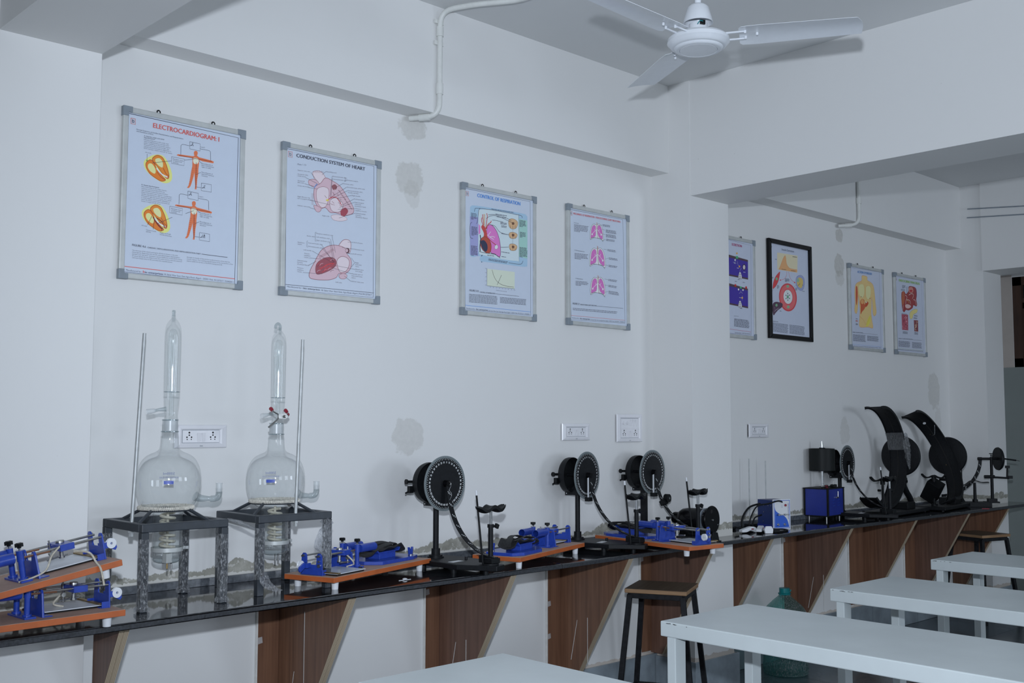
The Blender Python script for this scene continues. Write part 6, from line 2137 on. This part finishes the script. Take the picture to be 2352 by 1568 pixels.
def stimulator():
    F_ = Vector((5.525, -.272, CT))
    t = thing('stimulator_box', 'blue metal stimulator box with white and blue front panel', 'stimulator', (F_.x, F_.y, CT), R(-16))
    w_, h, d = .134, .178, .140
    MB(M_BLUE3).bx(.004, w_ - .004, .004, d, .010, h - .006).build('case', t, smooth=False, bevel=.001)
    MB(M_BLUE2).bx(.002, w_ - .002, .004, d + .002, .0, .028).build('case_bottom', t, smooth=False)
    MB(M_WHITE).bx(0, w_, -.001, .004, .0, h).build('front_panel', t, smooth=False, bevel=.001)
    y = -.0013
    pb = plain('panel_blue', (.025, .12, .62), .35)
    f = MB(pb)
    for (a, b, c, e) in ((.006, w_ - .006, h - .009, h - .006), (.006, w_ - .006, .006, .009), (.006, .009, .006, h - .006), (w_ - .009, w_ - .006, .006, h - .006)):
        f.bx(a, b, y - .0004, y + .0002, c, e)
    prof = opn([(.012, .135), (.020, .112), (.045, .095), (.080, .082), (.105, .060), (.118, .030), (.121, .012)], 5)
    f.add([Vector((px, y - .0003, pz)) for px, pz in [(.012, .012)] + prof[::-1]], [tuple(range(len(prof) + 1))])
    f.build('panel_print', t, smooth=False)
    for px in (.035, .085):
        MB(M_CHROME).lathe([(0, -.004), (.008, -.004), (.009, 0)], (px, y, .030), (0, 1, 0), 16).cyl((px, y - .004, .030), (px, y - .012, .030), .004, n=10).build('terminal', t)
        MB(M_STEEL).cyl((px, y, .088), (px, y - .014, .088), .0055, n=12).box((px + .012, y - .014, .088), (.026, .006, .006)).build('toggle', t, smooth=False)
    MB(M_RED).cyl((.094, y, .142), (.094, y - .006, .142), .007, n=14).build('pilot_lamp', t)
    tx = MB(ink((70, 90, 150)))
    for px, pz, L, n in ((.034, .045, .026, 1), (.083, .048, .028, 1), (.114, .06, .09, 2), (.068, .128, .018, 1)):
        for k in range(n):
            q = pz
            while q < pz + L:
                l_ = random.uniform(.003, .007)
                tx.bx(px + k * .004, px + k * .004 + .0018, y - .0006, y - .0002, q, q + l_)
                q += l_ + .002
    tx.build('panel_lettering', t, smooth=False, kind='stuff')
    for yy, zz in ((.045, .14), (.085, .14), (.085, .10), (.09, .045), (.02, .14)):
        MB(M_STEEL).cyl((.0035, yy, zz), (.002, yy, zz), .003, n=8).build('screw', t)
    # cables
    c = thing('black_cable', 'tangle of black mains cable lying beside the stimulator box', 'cable', (5.46, -.20, CT))
    def cb(pts, r_=.0045):
        MB(M_BLACK).tube(opn([Vector(p) - Vector((5.46, -.20, CT)) for p in pts], 8), r_, 8).build('cable', c)
    Z = CT
    cb([(5.60, -.288, Z + .158), (5.575, -.298, Z + .166), (5.54, -.295, Z + .170), (5.50, -.26, Z + .155), (5.44, -.22, Z + .14), (5.39, -.21, Z + .08), (5.38, -.20, Z + .02), (5.40, -.19, Z + .006)])
    cb([(5.515, -.19, Z + .150), (5.43, -.17, Z + .13), (5.36, -.17, Z + .07), (5.35, -.18, Z + .015), (5.36, -.22, Z + .006), (5.45, -.30, Z + .005), (5.50, -.33, Z + .005)], .006)
    cb([(5.515, -.20, Z + .085), (5.46, -.19, Z + .07), (5.42, -.20, Z + .03), (5.43, -.22, Z + .006)])
    cb([(5.26, -.22, Z + .012), (5.33, -.29, Z + .006), (5.43, -.36, Z + .005), (5.52, -.37, Z + .005), (5.56, -.33, Z + .005), (5.50, -.31, Z + .010), (5.42, -.28, Z + .012), (5.33, -.20, Z + .012)], .0045)
    cb([(5.25, -.19, Z + .03), (5.30, -.25, Z + .016), (5.36, -.33, Z + .005), (5.44, -.39, Z + .005)], .0055)
    # white plugs
    def plug(label, p, rz, tilt, box):
        g = thing('white_plug', label, 'plug', p, rot=(tilt, 0, rz))
        m = MB(M_WHITE)
        if box:
            m.prism([(-.022, .0), (.022, .0), (.026, .024), (.016, .042), (-.016, .042), (-.026, .024)], (0, -.009, 0), (1, 0, 0), (0, 0, 1), (0, .018, 0))
            m.build('body', g, smooth=False, bevel=.003)
            for dx, dz in ((0, .032), (-.010, .014), (.010, .014)):
                MB(M_BRASS).cyl((dx, .009, dz), (dx, .026, dz), .003, n=8).build('pin', g)
        else:
            m.prism(opn([(-.055, .004), (-.02, .004), (.01, .012), (.045, .0), (.055, .004), (.05, .026), (.02, .034), (-.02, .026), (-.055, .018)], 3), (0, -.015, 0), (1, 0, 0), (0, 0, 1), (0, .03, 0))
            m.build('body', g, smooth=False, bevel=.003)
            MB(M_RED).bx(.012, .028, -.0165, -.015, .018, .024).build('switch', g, smooth=False)
        return g
    plug('white three-pin plug standing on edge amid the black cable', (5.32, -.375, CT), R(-38), R(-8), True)
    plug('white plug adaptor with a small red switch amid the cable', (5.325, -.315, CT + .006), R(25), 0, False)
    plug('long white plug lying flat behind the three-pin plug', (5.27, -.27, CT + .002), R(-15), 0, False)


stimulator()

# stand with two slender rods
t = thing('rod_stand', 'two slender bare steel rods standing behind the stimulator box', 'rod stand', (5.70, -.06, CT))
MB(M_BLACKM).bx(-.13, .11, -.022, .022, 0, .018).build('base', t, smooth=False, bevel=.003)
for px_, py_ in ((1720, 1053), (1758, 1058)):
    p = at(px_, py_, 1, -.06)
    MB(M_ZINC).cyl((p.x - 5.70, 0, .018), (p.x - 5.70, 0, p.z - CT), .0035, n=10).build('rod', t)
t = thing('round_knob', 'tiny round black knob lying on the worktop near the two steel rods', 'knob', (5.375, -.10, CT))
MB(M_BLACK).lathe([(0, 0), (.010, .001), (.013, .008), (.010, .016), (0, .018)], n=18).build('cap', t)


def motor():
    t = thing('drum_motor', 'black domed motor drum lying on its side against the pillar', 'motor', (4.70, -.43, CT), R(5))
    HZ = .118
    # axis along local +y, round plate at the front
    MB(M_BLACKG).lathe([(0, .235), (.028, .233), (.031, .225), (.031, .195), (.040, .190), (.052, .170), (.057, .140), (.058, .045), (.055, .040), (0, .040)], (0, 0, HZ), (0, 1, 0), 44).build('domed_body', t)
    MB(M_GREYPL).lathe([(.0, .034), (.0595, .034), (.0595, .041), (0, .041)], (0, 0, HZ), (0, 1, 0), 40).build('grey_collar', t)
    MB(M_BLACKM).lathe([(0, .022), (.050, .022), (.050, .032), (0, .032)], (0, 0, HZ), (0, 1, 0), 40).build('core', t)
    MB(M_BLACKG).lathe([(0, -.004), (.073, -.004), (.075, 0), (.073, .006), (0, .006)], (0, -.002, HZ), (0, 1, 0), 48).build('round_plate', t)
    MB(M_CHROME).lathe([(0, -.006), (.005, -.005), (.006, 0)], (0, -.006, HZ), (0, 1, 0), 14).build('screw', t)
    MB(M_CHROME).lathe([(0, -.003), (.004, -.002), (.004, 0)], (.052, -.006, HZ - .028), (0, 1, 0), 10).build('screw', t)
    MB(M_HOLE).cyl((-.008, -.0065, HZ + .045), (-.008, -.005, HZ + .045), .010, n=16).build('hole', t)
    for k in range(7):
        a = R(35 + k * 20)
        MB(M_STEEL).tube([(.052 * math.cos(a), .012, HZ + .052 * math.sin(a)), (.060 * math.cos(a), .016, HZ + .062 * math.sin(a)), (.056 * math.cos(a), .030, HZ + .058 * math.sin(a))], .0022, 6).build('spring_clip', t)
    MB(M_BLACKM).prism([(-.040, 0), (.050, 0), (.030, .052), (-.012, .060)], (0, -.020, 0), (1, 0, 0), (0, 0, 1), (0, .012, 0)).bx(-.05, .05, -.03, .20, 0, .010).bx(-.03, .03, .07, .18, .01, .064).build('cradle_foot', t, smooth=False, bevel=.002)


motor()

# small scraps on the worktop
for i, (px_, py_, lb) in enumerate(((930, 1330, 'white'), (2230, 1163, 'red'))):
    p = at(px_, py_, 2, CT + .003)
    if lb == 'white':
        o = MB(M_WHITE).lathe([(0, 0), (.009, .002), (.010, .006), (.004, .008), (0, .008)], n=12).cyl((-.03, 0, .001), (.03, 0, .001), .001, n=5).build('plastic_scrap')
        o.location = (p.x, p.y, CT)
        tag(o, 'tiny white plastic stopper lying on the black worktop in front of the boards', 'stopper')
    else:
        o = MB(M_RED).box((0, 0, .004), (.012, .05, .006), Matrix.Rotation(R(35), 3, 'Z')).build('red_clip', bevel=.001)
        o.location = (8.02, -.47, CT)
        tag(o, 'tiny red clip on the worktop beside the end-on slim perimeter', 'clip')


# ------------------------------------------------------------------ steel desks
def desk(label, x0, x1, ytop, z=.75, L=1.8, worn=True):
    t = thing('steel_desk', label, 'desk', (x0, ytop, 0), group='pale steel desks in a row')
    W_ = x1 - x0
    MB(M_DESK).bx(0, W_, -L, 0, z - .055, z).build('desk_top', t, smooth=False, bevel=.004)
    k = .062
    for sx in (0, 1):
        for sy in (0, 1):
            xa = .004 if sx == 0 else W_ - k - .004
            ya = -k - .004 if sy == 0 else -L + .004
            MB(M_DESK).bx(xa, xa + k, ya, ya + k * .62, 0, z - .055).build('leg', t, smooth=False, bevel=.003)
    if worn:
        m = MB(M_DESKWORN)
        rn = random.Random(int(x0 * 100))
        for j in range(7):
            a = rn.uniform(0, .12)
            m.box((-.0004, -.01 - a, z - .004 - rn.uniform(0, .003)), (.001, rn.uniform(.004, .018), .0022))
        m.build('chipped_paint', t, smooth=False)
    return t


desk('pale grey steel desk, only its bare corner showing at the bottom', 1.81, 2.37, -1.315)
desk('pale grey steel desk just in front of the nearer wooden stool', 3.176, 3.734, -1.303)
desk('pale grey steel desk whose chipped corner stands before the plywood brackets', 4.343, 4.908, -1.322)
desk('pale grey steel desk standing farthest away, before the farther stool', 5.670, 6.193, -1.156)


def stool(label, cx, cy, z, rz):
    t = thing('wooden_stool', label, 'stool', (cx, cy, 0), rz, group='black steel stools with wooden seats')
    S = .156
    MB(M_STOOLTOP).bx(-S + .001, S - .001, -S + .001, S - .001, z - .001, z).build('seat_top', t, smooth=False)
    MB(M_STOOLEDGE).bx(-S, S, -S, S, z - .021, z - .001).build('seat', t, smooth=False, bevel=.003)
    f = MB(M_STEELBLK)
    a = S - .022
    for s in (-1, 1):
        f.bx(-a, a, s * a - .012, s * a + .012, z - .048, z - .021).bx(s * a - .012, s * a + .012, -a, a, z - .048, z - .021)
    f.build('seat_frame', t, smooth=False, bevel=.002)
    for sx in (-1, 1):
        for sy in (-1, 1):
            top = Vector((sx * a, sy * a, z - .03))
            bot = Vector((sx * (a + .058), sy * (a + .058), 0))
            d = .0125
            vs = [p + Vector((qx * d, qy * d, 0)) for p in (bot, top) for qx, qy in ((-1, -1), (1, -1), (1, 1), (-1, 1))]
            m = MB(M_STEELBLK)
            m.add(vs, [(0, 3, 2, 1), (4, 5, 6, 7)] + [(i, (i + 1) % 4, 4 + (i + 1) % 4, 4 + i) for i in range(4)])
            m.build('leg', t, smooth=False, bevel=.0015)
    zz = .115
    b = a + .058 * (1 - zz / (z - .03))
    for s in (-1, 1):
        MB(M_STEELBLK).bx(-b, b, s * b - .010, s * b + .010, zz - .010, zz + .010).build('foot_rail', t, smooth=False)
        MB(M_STEELBLK).bx(s * b - .010, s * b + .010, -b, b, zz - .010, zz + .010).build('foot_rail', t, smooth=False)
    return t


stool('wooden stool with splayed black legs, its honey-coloured seat edge fully in view', 4.366, -.362, .655, R(26))
stool('wooden stool farther along, half hidden by the farthest desk', 8.29, -.30, .65, R(-16))

# water jar
t = thing('water_jar', 'large dented translucent teal plastic water jar on the floor', 'jar', (5.66, -.255, 0))
prof = opn([(.0, .004), (.118, .004), (.130, .018), (.133, .05), (.129, .10), (.133, .15), (.133, .22), (.129, .25), (.134, .30), (.130, .345), (.105, .39), (.070, .425), (.038, .452), (.030, .468), (.029, .490)], 4)
n = 40
vs, fs = [], []
for r_, h in prof:
    for i in range(n):
        a = 2 * PI * i / n
        rr = r_ * (1 + (.035 * math.sin(a * 5 + h * 40) * math.sin(a * 2 + 1) if .2 < h < .42 else 0))
        vs.append(Vector((rr * math.cos(a), rr * math.sin(a), h)))
for j in range(len(prof) - 1):
    fs += [(j * n + i, j * n + (i + 1) % n, (j + 1) * n + (i + 1) % n, (j + 1) * n + i) for i in range(n)]
m = MB(M_TEAL)
m.add(vs, fs)
m.build('jar_body', t)
MB(M_TEALCAP).lathe([(.030, .462), (.036, .462), (.038, .470), (.031, .474), (.031, .500), (.0, .500)], n=28).build('jar_cap', t)
MB(M_TEALCAP).tube(opn([(-.035, -.01, .464), (-.055, -.01, .466), (-.062, -.01, .460)], 4), .003, 6).tube(opn([(.036, 0, .466), (.05, -.005, .472), (.062, -.005, .482)], 4), .004, 6).build('jar_tab', t)
